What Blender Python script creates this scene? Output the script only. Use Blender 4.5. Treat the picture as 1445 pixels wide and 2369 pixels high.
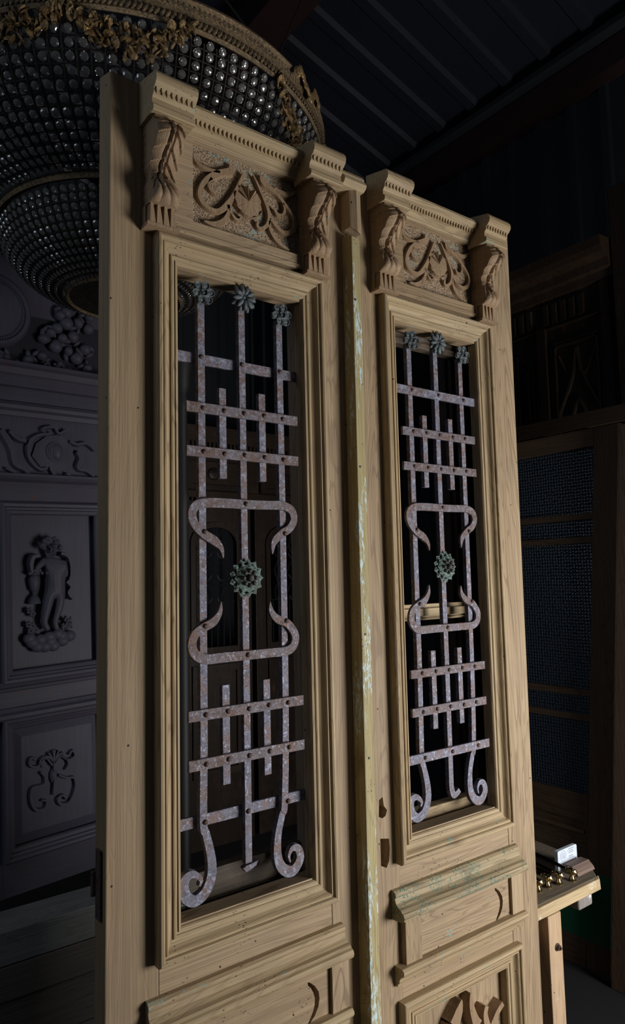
import bpy, bmesh, math, random
from mathutils import Matrix, Vector
from mathutils.geometry import tessellate_polygon
for o in list(bpy.data.objects): bpy.data.objects.remove(o)
C = bpy.context.scene.collection
S = bpy.context.scene
random.seed(4)
FL = -0.30                      # floor height (the doors' own datum is z = 0)

# ---------------------------------------------------------------- camera
cam_d = bpy.data.cameras.new('camera'); cam = bpy.data.objects.new('camera', cam_d); C.objects.link(cam)
R_ = ((0.7973605660564443, 0.602297335499947, -0.038131972776280734), (-0.6030477941801577, 0.7927126406546576, -0.08910683071889508), (-0.023441109883978312, 0.09404567505198785, 0.995291879486326))
cam.matrix_world = Matrix(((R_[0][0], R_[0][2], -R_[0][1], -0.90799), (R_[1][0], R_[1][2], -R_[1][1], -1.46119), (R_[2][0], R_[2][2], -R_[2][1], 1.62156), (0, 0, 0, 1)))
cam_d.sensor_fit = 'VERTICAL'; cam_d.sensor_height = 36.0; cam_d.lens = 24.642; cam_d.clip_start = 0.05
S.camera = cam
# ---------------------------------------------------------------- world, light, exposure
W = bpy.data.worlds.new('world'); S.world = W; W.use_nodes = True
W.node_tree.nodes['Background'].inputs[0].default_value = (0.68, 0.79, 1.0, 1)
W.node_tree.nodes['Background'].inputs[1].default_value = 0.038
def area(name, loc, target, sx, sy, power, col):
    l = bpy.data.lights.new(name, 'AREA'); l.shape = 'RECTANGLE'; l.size = sx; l.size_y = sy; l.energy = power; l.color = col
    o = bpy.data.objects.new(name, l); C.objects.link(o); o.location = loc
    o.rotation_euler = (Vector(target) - Vector(loc)).to_track_quat('-Z', 'Y').to_euler(); return o
area('daylight_from_open_gate', (1.90, -1.95, 0.92), (0.50, 0.0, 1.20), 1.0, 1.3, 82, (1.0, 0.985, 0.97))
area('added_fill_left', (-2.9, 0.5, 3.3), (0.1, 1.7, 1.3), 1.2, 1.2, 11, (0.75, 0.87, 1.0))  # unseen fill added to brighten the chandelier and grey doorway
S.view_settings.view_transform = 'Standard'; S.view_settings.look = 'None'; S.view_settings.gamma = 1; S.view_settings.use_curve_mapping = False
S.view_settings.exposure = 0.0

# ---------------------------------------------------------------- materials
def srgb(r, g, b):
    f = lambda c: (c/255/12.92) if c/255 <= .04045 else ((c/255+.055)/1.055)**2.4
    return (f(r), f(g), f(b), 1)
class NT:
    def __init__(s, name):
        s.m = bpy.data.materials.new(name); s.m.use_nodes = True; s.t = s.m.node_tree; s.b = s.t.nodes['Principled BSDF']
    def n(s, typ, **k):
        x = s.t.nodes.new(typ)
        for a, v in k.items():
            if a.startswith('i_'): x.inputs[a[2:].replace('_', ' ')].default_value = v
            else: setattr(x, a, v)
        return x
    def l(s, a, b): s.t.links.new(a, b)
    def coords(s, sc, rnd=True):
        tc = s.n('ShaderNodeTexCoord'); mp = s.n('ShaderNodeMapping'); mp.inputs['Scale'].default_value = sc
        if rnd:
            oi = s.n('ShaderNodeObjectInfo'); ma = s.n('ShaderNodeMath', operation='MULTIPLY'); ma.inputs[1].default_value = 9.7
            cb = s.n('ShaderNodeCombineXYZ'); s.l(oi.outputs['Random'], ma.inputs[0])
            for i in range(3): s.l(ma.outputs[0], cb.inputs[i])
            s.l(cb.outputs[0], mp.inputs['Location'])
        s.l(tc.outputs['Object'], mp.inputs['Vector']); return mp.outputs[0]
    def noise(s, co, scale, detail=4, rough=.55, dist=0):
        x = s.n('ShaderNodeTexNoise', i_Scale=scale, i_Detail=detail, i_Roughness=rough, i_Distortion=dist); s.l(co, x.inputs['Vector']); return x.outputs['Fac']
    def ramp(s, f, stops):
        r = s.n('ShaderNodeValToRGB'); e = r.color_ramp.elements
        while len(e) < len(stops): e.new(.5)
        for i, (p, c) in enumerate(stops):
            e[i].position = p; e[i].color = c if not isinstance(c, (int, float)) else (c, c, c, 1)
        s.l(f, r.inputs[0]); return r.outputs[0]
    def mix(s, fac, a, b, mode='MIX'):
        x = s.n('ShaderNodeMix', data_type='RGBA', blend_type=mode)
        for sock, v in ((0, fac), (6, a), (7, b)):
            if hasattr(v, 'links'): s.l(v, x.inputs[sock])
            else: x.inputs[sock].default_value = v
        return x.outputs[2]
    def mul(s, a, b, op='MULTIPLY'):
        x = s.n('ShaderNodeMath', operation=op)
        for i, v in enumerate((a, b)):
            if hasattr(v, 'links'): s.l(v, x.inputs[i])
            else: x.inputs[i].default_value = v
        return x.outputs[0]
    def bump(s, h, st, d=.01):
        x = s.n('ShaderNodeBump', i_Strength=st, i_Distance=d); s.l(h, x.inputs['Height']); s.l(x.outputs[0], s.b.inputs['Normal'])
    def col(s, c):
        if hasattr(c, 'links'): s.l(c, s.b.inputs['Base Color'])
        else: s.b.inputs['Base Color'].default_value = c
def stretch(axis, across, along): return {'X': (along, across, across), 'Y': (across, along, across), 'Z': (across, across, along)}[axis]
def wood(name, c0, c1, c2, axis='Z', paint=0.0, pcol=(120, 165, 160), holes=True, rough=.62, worn=.35, knots=True, bump=.35, gr=.62, pst=False):
    m = NT(name)
    co = m.coords(stretch(axis, 1, .09)); fine = m.coords(stretch(axis, 1, .012)); iso = m.coords((1, 1, 1))
    fig = m.noise(co, 9, 3, .5, 1.2)
    rings = m.n('ShaderNodeMath', operation='SINE'); m.l(m.mul(fig, 95), rings.inputs[0])
    rg = m.ramp(m.mul(m.mul(rings.outputs[0], .5), .5, 'ADD'), [(0.0, 0), (.75, .12), (.97, 1)])
    big = m.ramp(m.noise(co, 3.2, 3), [(.3, 0), (.7, 1)])
    c = m.mix(big, c0, c1)
    fib = m.noise(fine, 260, 3, .6)
    vis = m.ramp(m.noise(co, 2.0, 2), [(.40, .08), (.62, gr)])
    c = m.mix(m.mul(m.mul(rg, vis), .8), c, c2)
    c = m.mix(m.mul(m.ramp(fib, [(.42, 1), (.6, 0)]), .3), c, c2)
    blot = m.ramp(m.noise(iso, 5, 5, .65), [(.5, 0), (.72, 1)])
    c = m.mix(m.mul(blot, worn), c, srgb(128, 112, 96))
    h = m.mul(m.mul(fib, .6), m.mul(rg, -.25), 'ADD')
    if knots:
        v = m.n('ShaderNodeTexVoronoi', i_Scale=4.2); m.l(m.coords(stretch(axis, 1, .45)), v.inputs['Vector'])
        kn = m.ramp(v.outputs['Distance'], [(.028, 1), (.055, .35), (.1, 0)])
        c = m.mix(m.mul(kn, .75), c, srgb(92, 60, 38))
    if holes:
        v = m.n('ShaderNodeTexVoronoi', i_Scale=17.0); m.l(iso, v.inputs['Vector'])
        hl = m.ramp(v.outputs['Distance'], [(.03, 1), (.055, 0)])
        c = m.mix(hl, c, srgb(38, 30, 24)); h = m.mul(h, m.mul(hl, -2.0), 'ADD')
    if paint > 0:
        v = m.n('ShaderNodeTexVoronoi', i_Scale=150.0); m.l(m.coords(stretch(axis, 1, .5)), v.inputs['Vector'])
        sp = m.mul(m.ramp(v.outputs['Distance'], [(.16, 1), (.24, 0)]), m.ramp(m.noise(iso, 12, 4, .7), [(.54, 0), (.62, 1)]))
        c = m.mix(m.mul(sp, .85), c, srgb(48, 38, 30)); h = m.mul(h, m.mul(sp, -1.2), 'ADD')
        area_ = m.ramp(m.noise(m.coords(stretch(axis, 2.2, .28)) if pst else iso, 13, 3), [(.68-paint*.3, 0), (.74-paint*.3, 1)]); fl = m.ramp(m.noise(m.coords(stretch(axis, 1, .3)) if pst else iso, 170, 3, .7), [(.47 if pst else .53, 0), (.57, 1)])
        c = m.mix(m.mul(area_, fl), c, srgb(*pcol))
    m.col(c); m.b.inputs['Roughness'].default_value = rough; m.b.inputs['Specular IOR Level'].default_value = .25
    m.bump(h, bump, .002)
    return m.m
P0, P1, P2 = srgb(180, 158, 128), srgb(158, 136, 106), srgb(94, 72, 54)
M = {}
M['pineZ'] = wood('stripped_pine_upright', P0, P1, P2, 'Z', 0)
M['pineX'] = wood('stripped_pine_level', P0, P1, P2, 'X', .12)
M['carved'] = wood('carved_pine', srgb(170, 145, 116), srgb(152, 126, 98), srgb(100, 76, 56), 'Z', .12, holes=False, knots=False)
M['mouldP'] = wood('moulding_pine_green_stained', srgb(182, 164, 130), srgb(156, 140, 108), srgb(100, 84, 62), 'X', .75, (84, 116, 104), worn=.5)
M['strip'] = wood('greenish_pine_strip', srgb(184, 172, 128), srgb(160, 146, 104), srgb(110, 98, 66), 'Z', .5, (186, 206, 208), worn=.15, pst=True)
M['mould'] = wood('moulding_pine', srgb(186, 166, 131), srgb(166, 144, 110), srgb(106, 84, 60), 'Z', .0)
M['mouldX'] = wood('moulding_pine_level', srgb(186, 166, 131), srgb(166, 144, 110), srgb(106, 84, 60), 'X', .22)
M['grey'] = wood('grey_painted_wood', srgb(92, 92, 106), srgb(88, 84, 96), srgb(72, 66, 74), 'Z', .0, holes=False, worn=.0, knots=False, rough=.5, bump=.1, gr=.15)
M['greyX'] = wood('grey_painted_wood_chipped', srgb(92, 92, 106), srgb(88, 84, 96), srgb(72, 66, 74), 'X', .16, (128, 70, 48), holes=False, worn=.0, knots=False, rough=.5, bump=.1, gr=.15)
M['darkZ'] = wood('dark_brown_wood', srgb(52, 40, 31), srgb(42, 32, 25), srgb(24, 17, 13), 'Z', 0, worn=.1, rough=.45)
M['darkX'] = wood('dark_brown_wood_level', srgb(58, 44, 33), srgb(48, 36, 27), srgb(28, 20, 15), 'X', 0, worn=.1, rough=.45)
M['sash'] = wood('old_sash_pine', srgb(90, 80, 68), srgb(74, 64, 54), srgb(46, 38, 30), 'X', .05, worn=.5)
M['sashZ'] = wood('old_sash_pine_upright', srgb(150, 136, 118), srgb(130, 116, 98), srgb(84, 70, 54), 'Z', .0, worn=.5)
M['weather'] = wood('weathered_grey_planks', srgb(176, 178, 172), srgb(150, 150, 146), srgb(90, 88, 82), 'X', 0, worn=.3)
M['plank'] = wood('blackened_planks', srgb(136, 128, 118), srgb(112, 104, 96), srgb(56, 50, 44), 'X', 0, worn=.1)
M['mauve'] = wood('mauve_brown_wood', srgb(138, 116, 104), srgb(118, 98, 90), srgb(80, 62, 56), 'X', 0, worn=.2)
M['bench'] = wood('pale_bench_wood', srgb(204, 184, 146), srgb(184, 160, 120), srgb(130, 104, 74), 'X', .12, (232, 228, 214))
M['benchtop'] = wood('grey_bench_top', srgb(150, 138, 122), srgb(128, 116, 100), srgb(70, 60, 50), 'X', .1, (190, 184, 170))
M['benchZ'] = wood('bench_leg_wood', srgb(206, 180, 148), srgb(190, 162, 130), srgb(140, 112, 86), 'Z', .06, (220, 220, 212))
M['whitewash'] = wood('whitewashed_wood', srgb(168, 164, 160), srgb(140, 134, 130), srgb(70, 62, 56), 'Z', .2, (230, 230, 230))
def stipple():
    m = NT('stippled_frieze_ground'); iso = m.coords((1, 1, 1))
    f = m.noise(iso, 260, 2, .6); c = m.mix(m.ramp(f, [(.42, 0), (.58, 1)]), srgb(108, 90, 72), srgb(178, 154, 124))
    a = m.ramp(m.noise(iso, 14, 3), [(.52, 0), (.66, 1)]); g = m.ramp(m.noise(iso, 120, 3, .7), [(.52, 0), (.57, 1)])
    c = m.mix(m.mul(a, g), c, srgb(136, 168, 164)); m.col(c); m.b.inputs['Roughness'].default_value = .8; m.bump(f, .9, .004); return m.m
M['stipple'] = stipple()
def iron(name, c0, c1, c2, metal=.25, rough=.55, sc=60):
    m = NT(name); iso = m.coords((1, 1, 1))
    a = m.ramp(m.noise(iso, 16, 4, .7), [(.44, 0), (.58, 1)]); b = m.ramp(m.noise(iso, sc*1.6, 6, .8), [(.46, 0), (.58, 1)]); g = m.noise(iso, 420, 3, .7)
    d = m.ramp(m.noise(iso, sc*1.2, 5, .75), [(.5, 0), (.62, 1)])
    c = m.mix(a, c0, c2); c = m.mix(m.mul(b, .75), c, c1); c = m.mix(m.mul(d, .5), c, srgb(66, 58, 58))
    m.col(c); m.b.inputs['Metallic'].default_value = metal; m.b.inputs['Roughness'].default_value = rough; m.bump(m.mul(g, b, 'ADD'), .5, .0012); return m.m
M['iron'] = iron('rusted_wrought_iron', srgb(112, 110, 124), srgb(158, 162, 180), srgb(118, 92, 82))
M['ironrust'] = iron('browner_rusted_iron', srgb(110, 100, 104), srgb(146, 144, 154), srgb(106, 78, 64))
M['rivet'] = iron('rivet_iron', srgb(98, 76, 68), srgb(120, 104, 100), srgb(84, 58, 46))
M['lead'] = iron('grey_cast_rosette', srgb(92, 100, 104), srgb(128, 140, 142), srgb(66, 70, 74), .35, .45)
M['verdi'] = iron('verdigris_cast_rosette', srgb(84, 96, 92), srgb(128, 158, 150), srgb(66, 62, 58), .2, .6)
M['bossbead'] = iron('dark_boss_beads', srgb(70, 66, 64), srgb(98, 100, 96), srgb(58, 48, 42), .3, .45)
M['gold'] = iron('tarnished_gilt', srgb(150, 122, 84), srgb(196, 166, 112), srgb(98, 80, 60), .55, .42)
M['goldband'] = iron('stamped_gilt_band', srgb(124, 104, 80), srgb(168, 144, 106), srgb(82, 70, 56), .5, .5, 90)
M['wire'] = iron('dark_wire', srgb(44, 41, 36), srgb(70, 64, 54), srgb(28, 26, 23), .5, .5)
def plain(name, c, rough=.5, metal=0, **k):
    m = NT(name); f = m.noise(m.coords((1, 1, 1)), 30, 4); m.col(m.mix(f, tuple(v*.8 for v in c[:3])+(1,), tuple(min(1, v*1.2) for v in c[:3])+(1,)))
    m.b.inputs['Roughness'].default_value = rough; m.b.inputs['Metallic'].default_value = metal
    for a, v in k.items(): m.b.inputs[a.replace('_', ' ')].default_value = v
    return m.m
M['brass'] = plain('polished_brass', srgb(196, 172, 122), .2, 1)
M['darkbrass'] = plain('dark_bronze_tube', srgb(70, 54, 38), .25, .9)
M['card'] = plain('white_card', srgb(214, 224, 240), .5)
M['ink'] = plain('grey_ink', srgb(126, 136, 156), .7)
M['green'] = plain('dark_green_paint', srgb(30, 96, 66), .55)
M['black'] = plain('chipped_black_paint', srgb(30, 28, 28), .6)
M['red'] = plain('dark_red_steel', srgb(38, 18, 19), .6)
M['navy'] = plain('blue_grey_sheet_metal', srgb(34, 38, 44), .6, .1)
M['navyr'] = plain('roof_sheet_metal', srgb(34, 36, 46), .5, .2)
M['floor'] = plain('dark_stone_floor', srgb(30, 29, 33), .85)
M['hole'] = plain('worn_mortice_wood', srgb(46, 32, 24), .9)
def crystal():
    m = NT('cut_crystal'); m.b.inputs['Base Color'].default_value = (.52, .51, .48, 1); m.b.inputs['Roughness'].default_value = .06
    m.b.inputs['Transmission Weight'].default_value = .80; m.b.inputs['IOR'].default_value = 1.6; m.b.inputs['Coat Weight'].default_value = .6; m.b.inputs['Coat Roughness'].default_value = .03; return m.m
M['crystal'] = crystal()
def pane():
    m = NT('patterned_glass_painted_daylight'); iso = m.coords((1, 1, 1), False)
    v = m.n('ShaderNodeTexVoronoi', i_Scale=62.0); m.l(iso, v.inputs['Vector']); v.inputs['Randomness'].default_value = .25
    c = m.mix(m.ramp(v.outputs['Distance'], [(.1, 0), (.6, 1)]), srgb(92, 104, 116), srgb(44, 52, 62)); m.col(c)  # blue-grey diffuse colour stands in for daylight reflected by the panes
    m.b.inputs['Roughness'].default_value = .22; m.b.inputs['Transmission Weight'].default_value = .35; m.bump(v.outputs['Distance'], .9, .006); return m.m
M['pane'] = pane()

# traced outlines, in metres (x, z)
D = {"frieze":{"A":[[[-0.0277,2.6747],[-0.0317,2.6587],[-0.0538,2.6476],[-0.078,2.6326],[-0.1018,2.6112],[-0.1172,2.5865],[-0.122,2.5654],[-0.1141,2.5485],[-0.0956,2.5391],[-0.0767,2.5374],[-0.0599,2.5459],[-0.0403,2.5675],[-0.0265,2.592],[-0.0137,2.6186],[0.0071,2.6642]],[0.0177,0.0189,0.0156,0.0177,0.0139,0.0114,0.0106,0.0111,0.0114,0.0116,0.0139,0.0172,0.0114,0.0091,0.0076]],"B":[[[-0.1395,2.6601],[-0.127,2.6461],[-0.1062,2.6404],[-0.0803,2.6417],[-0.0635,2.6442]],[0.002,0.0066,0.0086,0.0076,0.0061]],"C":[[[-0.0876,2.6205],[-0.0961,2.6],[-0.0903,2.5888],[-0.0774,2.5832],[-0.0667,2.5812]],[0.0076,0.0076,0.0086,0.0091,0.0035]],"D":[[[-0.0428,2.5645],[-0.0393,2.5501],[-0.0457,2.5304],[-0.0603,2.5128],[-0.0842,2.5013],[-0.1099,2.5023]],[0.005,0.0086,0.0126,0.0151,0.0126,0.003]],"E":[[[-0.0403,2.5653],[-0.0332,2.5498],[-0.0224,2.5364],[-0.0088,2.5338],[-0.0037,2.5454],[-0.0123,2.5484]],[0.005,0.0061,0.0071,0.0076,0.0071,0.0055]],"F":[[[0.0352,2.6705],[0.049,2.6487],[0.0616,2.6252],[0.0742,2.6015],[0.083,2.5811],[0.0812,2.5575],[0.0703,2.5393],[0.0545,2.5301],[0.0456,2.5354],[0.0484,2.5476]],[0.004,0.0066,0.0071,0.0076,0.0116,0.0106,0.0101,0.0096,0.0086,0.0061]],"G":[[[0.0639,2.6757],[0.0662,2.6602],[0.0885,2.6526],[0.1098,2.6432],[0.1311,2.6254],[0.1513,2.6069],[0.1647,2.5873],[0.1655,2.5662],[0.1526,2.5483],[0.1291,2.5415],[0.1077,2.5503],[0.0867,2.5684]],[0.0192,0.0146,0.0141,0.0116,0.0101,0.0086,0.0086,0.0096,0.0131,0.0116,0.0101,0.0086]],"H":[[[0.102,2.6571],[0.1235,2.6524],[0.1483,2.6534],[0.171,2.6704]],[0.005,0.0116,0.0126,0.0035]],"I":[[[0.1283,2.6233],[0.1334,2.6061],[0.1261,2.5886],[0.1098,2.5859],[0.1007,2.5982]],[0.005,0.0066,0.0091,0.0101,0.0066]],"J":[[[0.084,2.5618],[0.0861,2.5382],[0.099,2.5189],[0.1201,2.5051],[0.1458,2.4971]],[0.005,0.0091,0.0111,0.0086,0.0025]]},"sun":[[0.0185,2.5907],[0.0191,2.6295],[-0.0254,2.5812],[0.0585,2.5988],[0.019,2.5467]],"s_up":[[[-0.065,1.6742],[-0.07,1.6972],[-0.088,1.7154],[-0.1172,1.732],[-0.1409,1.7552],[-0.147,1.7798],[-0.1356,1.7983],[-0.1102,1.8052],[-0.058,1.8069],[0.0016,1.8062],[0.0639,1.8075],[0.1109,1.8079],[0.1377,1.7966],[0.1447,1.7731],[0.1305,1.7504],[0.1063,1.7363],[0.0823,1.7152],[0.0758,1.6837]],[6,50,88,86,84,84,86,90,90,88,86,88,88,82,82,84,70,6]],"s_dn":[[[-0.072,1.5718],[-0.0757,1.5471],[-0.0927,1.5255],[-0.1181,1.5137],[-0.1405,1.4997],[-0.1493,1.4785],[-0.1434,1.4562],[-0.1188,1.4411],[-0.068,1.4407],[-0.0044,1.4403],[0.0621,1.4406],[0.1171,1.442],[0.1382,1.4572],[0.1403,1.4812],[0.1187,1.509],[0.0868,1.5227],[0.0699,1.5426],[0.0667,1.5665]],[6,50,80,82,84,86,90,92,92,88,86,88,86,86,84,80,56,6]],"curlL":[[-0.1194,1.0834],[-0.1135,1.0496],[-0.1044,1.0149],[-0.099,0.9811],[-0.1013,0.9493],[-0.1172,0.9215],[-0.1429,0.9107],[-0.1633,0.9244],[-0.17,0.9478],[-0.1631,0.9656],[-0.1447,0.9687],[-0.1263,0.9519],[-0.1311,0.9392]],"curlR":[[0.1055,1.0788],[0.0964,1.0453],[0.0845,1.0042],[0.0808,0.9616],[0.0882,0.9295],[0.1098,0.9087],[0.1321,0.9095],[0.1486,0.9318],[0.1418,0.9556],[0.125,0.9596],[0.1151,0.9445],[0.1186,0.9283]],"corbel":[[0.076,2.6942],[0.0759,2.6797],[0.0938,2.6632],[0.1092,2.6472],[0.1113,2.6288],[0.0979,2.6179],[0.0844,2.6058],[0.0731,2.5965],[0.0639,2.5849],[0.0569,2.574],[0.0522,2.5598],[0.0567,2.538],[0.0703,2.52],[0.077,2.5046],[0.0747,2.4935],[0.061,2.4847],[0.0449,2.4788]],"ch_spine":[[0.0575,2.0901],[0.0613,2.0387],[0.0749,2.0056],[0.0738,1.9451],[0.0821,1.8795]],"ch_armR":[[0.1136,2.0137],[0.1221,1.9569],[0.074,1.9544],[0.0273,1.9796]],"ch_armL":[[0.0235,2.0306],[-0.0096,1.9949],[-0.0146,1.9676]],"ch_legL":[[0.0489,1.8769],[0.0338,1.8181],[0.0185,1.7462],[0.0411,1.7076]],"ch_legR":[[0.101,1.869],[0.0902,1.8046],[0.07,1.7462],[0.0835,1.7034]],"ch_wingR":[[0.1049,2.0634],[0.1387,2.0507],[0.1552,2.0171],[0.154,1.9602],[0.1413,1.9419]],"ch_wingL":[[0.0053,2.0542],[-0.0224,2.0503],[-0.0343,2.0186],[-0.0327,1.9775]],"ch_drapeR":[[0.1314,1.9329],[0.1552,1.9034],[0.14,1.876],[0.159,1.8465]],"ch_vase":[[-0.0146,1.9676],[-0.0465,1.969],[0.0177,1.9662],[-0.0149,1.9493],[-0.0425,1.9325],[0.0124,1.9297],[-0.016,1.8855],[-0.0161,1.8764],[-0.0507,1.8425],[0.0155,1.8378]],"ch_cloud":[[-0.042,1.6798],[0.008,1.67],[0.05,1.6792],[0.1069,1.678],[0.1455,1.674],[-0.0063,1.6399],[0.0282,1.636],[0.068,1.6361],[0.1112,1.6544],[0.0542,1.6559],[-0.0288,1.6604],[0.088,1.6891]],"ch_grape":[[0.1277,1.755],[0.1371,1.7355],[0.1175,1.728],[0.1075,1.7103],[0.1317,1.7127],[0.1465,1.7206],[0.1423,1.7538]],"ch_flow":[[-0.04,1.8056],[-0.0266,1.791],[-0.0455,1.743],[-0.0275,1.7368],[-0.0369,1.7152],[-0.0142,1.7175]],"g_corners":[[-0.1494,2.2238],[-0.1753,2.2235]],"car":[[0.0958,2.5465],[0.052,2.5431],[0.1405,2.5499],[0.0969,2.6035],[0.0947,2.4854]],"carA":[[0.1426,2.6562],[0.1064,2.635],[0.0804,2.6632],[0.0367,2.6544],[0.0278,2.6406],[0.0407,2.6375]],"carB":[[0.071,2.6317],[0.0102,2.6173],[-0.0283,2.5881],[-0.0416,2.5445],[-0.0298,2.4944],[0.0118,2.4587],[0.0463,2.465]],"carC":[[0.0593,2.4658],[0.0849,2.4326],[0.1288,2.4175],[0.1561,2.432],[0.1383,2.4442]],"carD":[[0.1596,2.6001],[0.1959,2.5899],[0.2426,2.5983],[0.2845,2.57]],"carE":[[0.1952,2.5541],[0.2129,2.5197],[0.198,2.4742],[0.2395,2.4632],[0.2766,2.4383]],"carF":[[-0.1625,2.6262],[-0.1351,2.5871],[-0.1115,2.539],[-0.1002,2.4771],[-0.0596,2.4544],[-0.0392,2.4302]],"carG":[[-0.1225,2.6259],[-0.0904,2.5953],[-0.0493,2.5863]],"carH":[[-0.1408,2.4537],[-0.1008,2.4353],[-0.0518,2.4211],[-0.0015,2.4238]],"or1":[[0.0557,1.1666],[0.0545,1.1043],[0.0566,1.0415],[0.052,0.9681]],"or2":[[0.048,1.0995],[0.0134,1.1445],[-0.0093,1.1247],[0.0062,1.1027]],"or3":[[0.0577,1.0974],[0.0912,1.1339],[0.1236,1.0952],[0.1097,1.0667]],"or4":[[0.0132,1.1383],[-0.019,1.1084],[-0.0532,1.1223],[-0.0496,1.152],[-0.0248,1.1404]],"or5":[[0.0912,1.1339],[0.1239,1.1078],[0.1545,1.1202],[0.1449,1.1446],[0.1278,1.1323]],"or6":[[-0.0068,1.0811],[0.0118,1.0582],[0.0113,1.0275],[-0.0142,1.0214],[-0.0455,1.0169],[-0.0495,0.9633],[-0.0284,0.9214],[0.0094,0.9175],[0.0194,0.9455],[-0.0026,0.9573]],"or7":[[0.0763,1.0493],[0.1156,1.0276],[0.149,1.0197],[0.1547,0.9739],[0.1266,0.9178],[0.0869,0.9156],[0.071,0.9446],[0.0942,0.9543],[0.1103,0.9346]],"fruit":[[-0.1569,2.9599],[-0.1283,2.9648],[-0.0803,2.9392],[-0.0272,2.9719],[0.0375,3.0036],[0.0458,3.0885],[0.0812,3.1269],[0.1134,3.1545],[0.1046,3.0644],[0.1605,3.189],[0.1919,3.1271],[0.2192,3.2011],[0.1649,3.0506],[0.2079,3.0223],[0.2535,3.0736],[0.271,3.1826],[0.2626,2.9809],[0.1695,2.9269],[0.1374,3.1095],[0.1289,3.2216],[0.1616,3.243],[0.28,3.2431]],"medal":[[-0.1793,3.1889],[-0.0097,3.2265]],"grapes2":[[0.0643,2.9629],[0.0992,2.9687],[0.1345,2.9674],[0.0777,2.9372],[0.1163,2.9398],[0.1519,2.9454],[0.0466,2.9393]],"lv1":[[-0.0489,0.3308],[-0.0277,0.3629],[-0.0165,0.3865]],"lv2":[[0.0214,0.391],[0.0233,0.3573],[0.0366,0.3144],[0.0514,0.292]],"lv3":[[0.089,0.3314],[0.0814,0.311],[0.0874,0.2786]],"lv4":[[0.162,0.3134],[0.135,0.2968],[0.112,0.2714]],"sunpx":0.000252264871399383}

# ---------------------------------------------------------------- mesh helpers
class MB:
    def __init__(s): s.v = []; s.f = []
    def add(s, vs, fs):
        k = len(s.v); s.v += [tuple(v) for v in vs]; s.f += [tuple(i+k for i in f) for f in fs]; return s
    def box(s, x0, x1, y0, y1, z0, z1):
        return s.hex([(x0, y0, z0), (x1, y0, z0), (x1, y1, z0), (x0, y1, z0), (x0, y0, z1), (x1, y0, z1), (x1, y1, z1), (x0, y1, z1)])
    def hex(s, p): return s.add(p, [(0, 3, 2, 1), (4, 5, 6, 7), (0, 1, 5, 4), (1, 2, 6, 5), (2, 3, 7, 6), (3, 0, 4, 7)])
    def loft(s, rings, closed=True, caps=True):
        n = len(rings[0]); vs = [v for r in rings for v in r]; fs = []
        for i in range(len(rings)-1):
            for j in range(n if closed else n-1):
                a = i*n+j; b = i*n+(j+1) % n; fs.append((a, b, b+n, a+n))
        if caps: fs.append(tuple(range(n-1, -1, -1))); fs.append(tuple(range((len(rings)-1)*n, len(rings)*n)))
        return s.add(vs, fs)
    def plate(s, outline, y0, y1, holes=()):
        loops = [[Vector((p[0], p[1], 0)) for p in lp] for lp in [outline]+list(holes)]
        tr = tessellate_polygon(loops); pts = [(v.x, v.y) for lp in loops for v in lp]; n = len(pts)
        vs = [(x, y0, z) for x, z in pts]+[(x, y1, z) for x, z in pts]; fs = [tuple(t) for t in tr]+[tuple(i+n for i in reversed(t)) for t in tr]
        k = 0
        for lp in loops:
            for i in range(len(lp)):
                a = k+i; b = k+(i+1) % len(lp); fs.append((a, b, b+n, a+n))
            k += len(lp)
        return s.add(vs, fs)
    def ribbon(s, pts, ws, yb, yf, bev=.75, sub=5):
        P, Wd = smooth(pts, ws, sub); rings = []
        for i, (p, w) in enumerate(zip(P, Wd)):
            a = P[max(i-1, 0)]; b = P[min(i+1, len(P)-1)]; t = (b-a).normalized(); n = Vector((-t.y, t.x))*w*.5
            rings.append([(p.x-n.x, yb, p.y-n.y), (p.x-n.x*bev, yf, p.y-n.y*bev), (p.x+n.x*bev, yf, p.y+n.y*bev), (p.x+n.x, yb, p.y+n.y)])
        return s.loft(rings)
    def tube(s, pts, r, n=8, caps=True):
        P = [Vector(p) for p in pts]; rings = []
        rr = r if isinstance(r, (list, tuple)) else [r]*len(P); up = None
        for i, p in enumerate(P):
            t = (P[min(i+1, len(P)-1)]-P[max(i-1, 0)]).normalized()
            if up is None: up = t.orthogonal().normalized()
            up = (up-t*up.dot(t)).normalized(); w = t.cross(up)
            rings.append([p+(up*math.cos(6.28318*k/n)+w*math.sin(6.28318*k/n))*rr[i] for k in range(n)])
        return s.loft(rings, True, caps)
    def lathe(s, c, prof, n=16, axis='Z', caps=True):
        rings = []
        for r, h in prof:
            ring = []
            for k in range(n):
                a = 6.28318*k/n; u, v = r*math.cos(a), r*math.sin(a)
                ring.append((c[0]+u, c[1]+v, c[2]+h) if axis == 'Z' else (c[0]+u, c[1]-h, c[2]+v) if axis == 'Y' else (c[0]+h, c[1]+u, c[2]+v))
            rings.append(ring)
        return s.loft(rings, True, caps)
    def ball(s, c, r, sc=(1, 1, 1), n=8, m=6, rot=None):
        vs = []; fs = []
        for i in range(m+1):
            for k in range(n):
                a = math.pi*i/m; b = 6.28318*k/n; v = Vector((math.sin(a)*math.cos(b)*sc[0], math.sin(a)*math.sin(b)*sc[1], math.cos(a)*sc[2]))*r
                if rot: v = rot @ v
                vs.append(Vector(c)+v)
        for i in range(m):
            for k in range(n): fs.append((i*n+k, (i+1)*n+k, (i+1)*n+(k+1) % n, i*n+(k+1) % n))
        return s.add(vs, fs)
    def moldx(s, prof, x0, x1):      # prof: (w, z), w towards the viewer (-y)
        return s.loft([[(x0, -w, z) for w, z in prof], [(x1, -w, z) for w, z in prof]])
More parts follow.
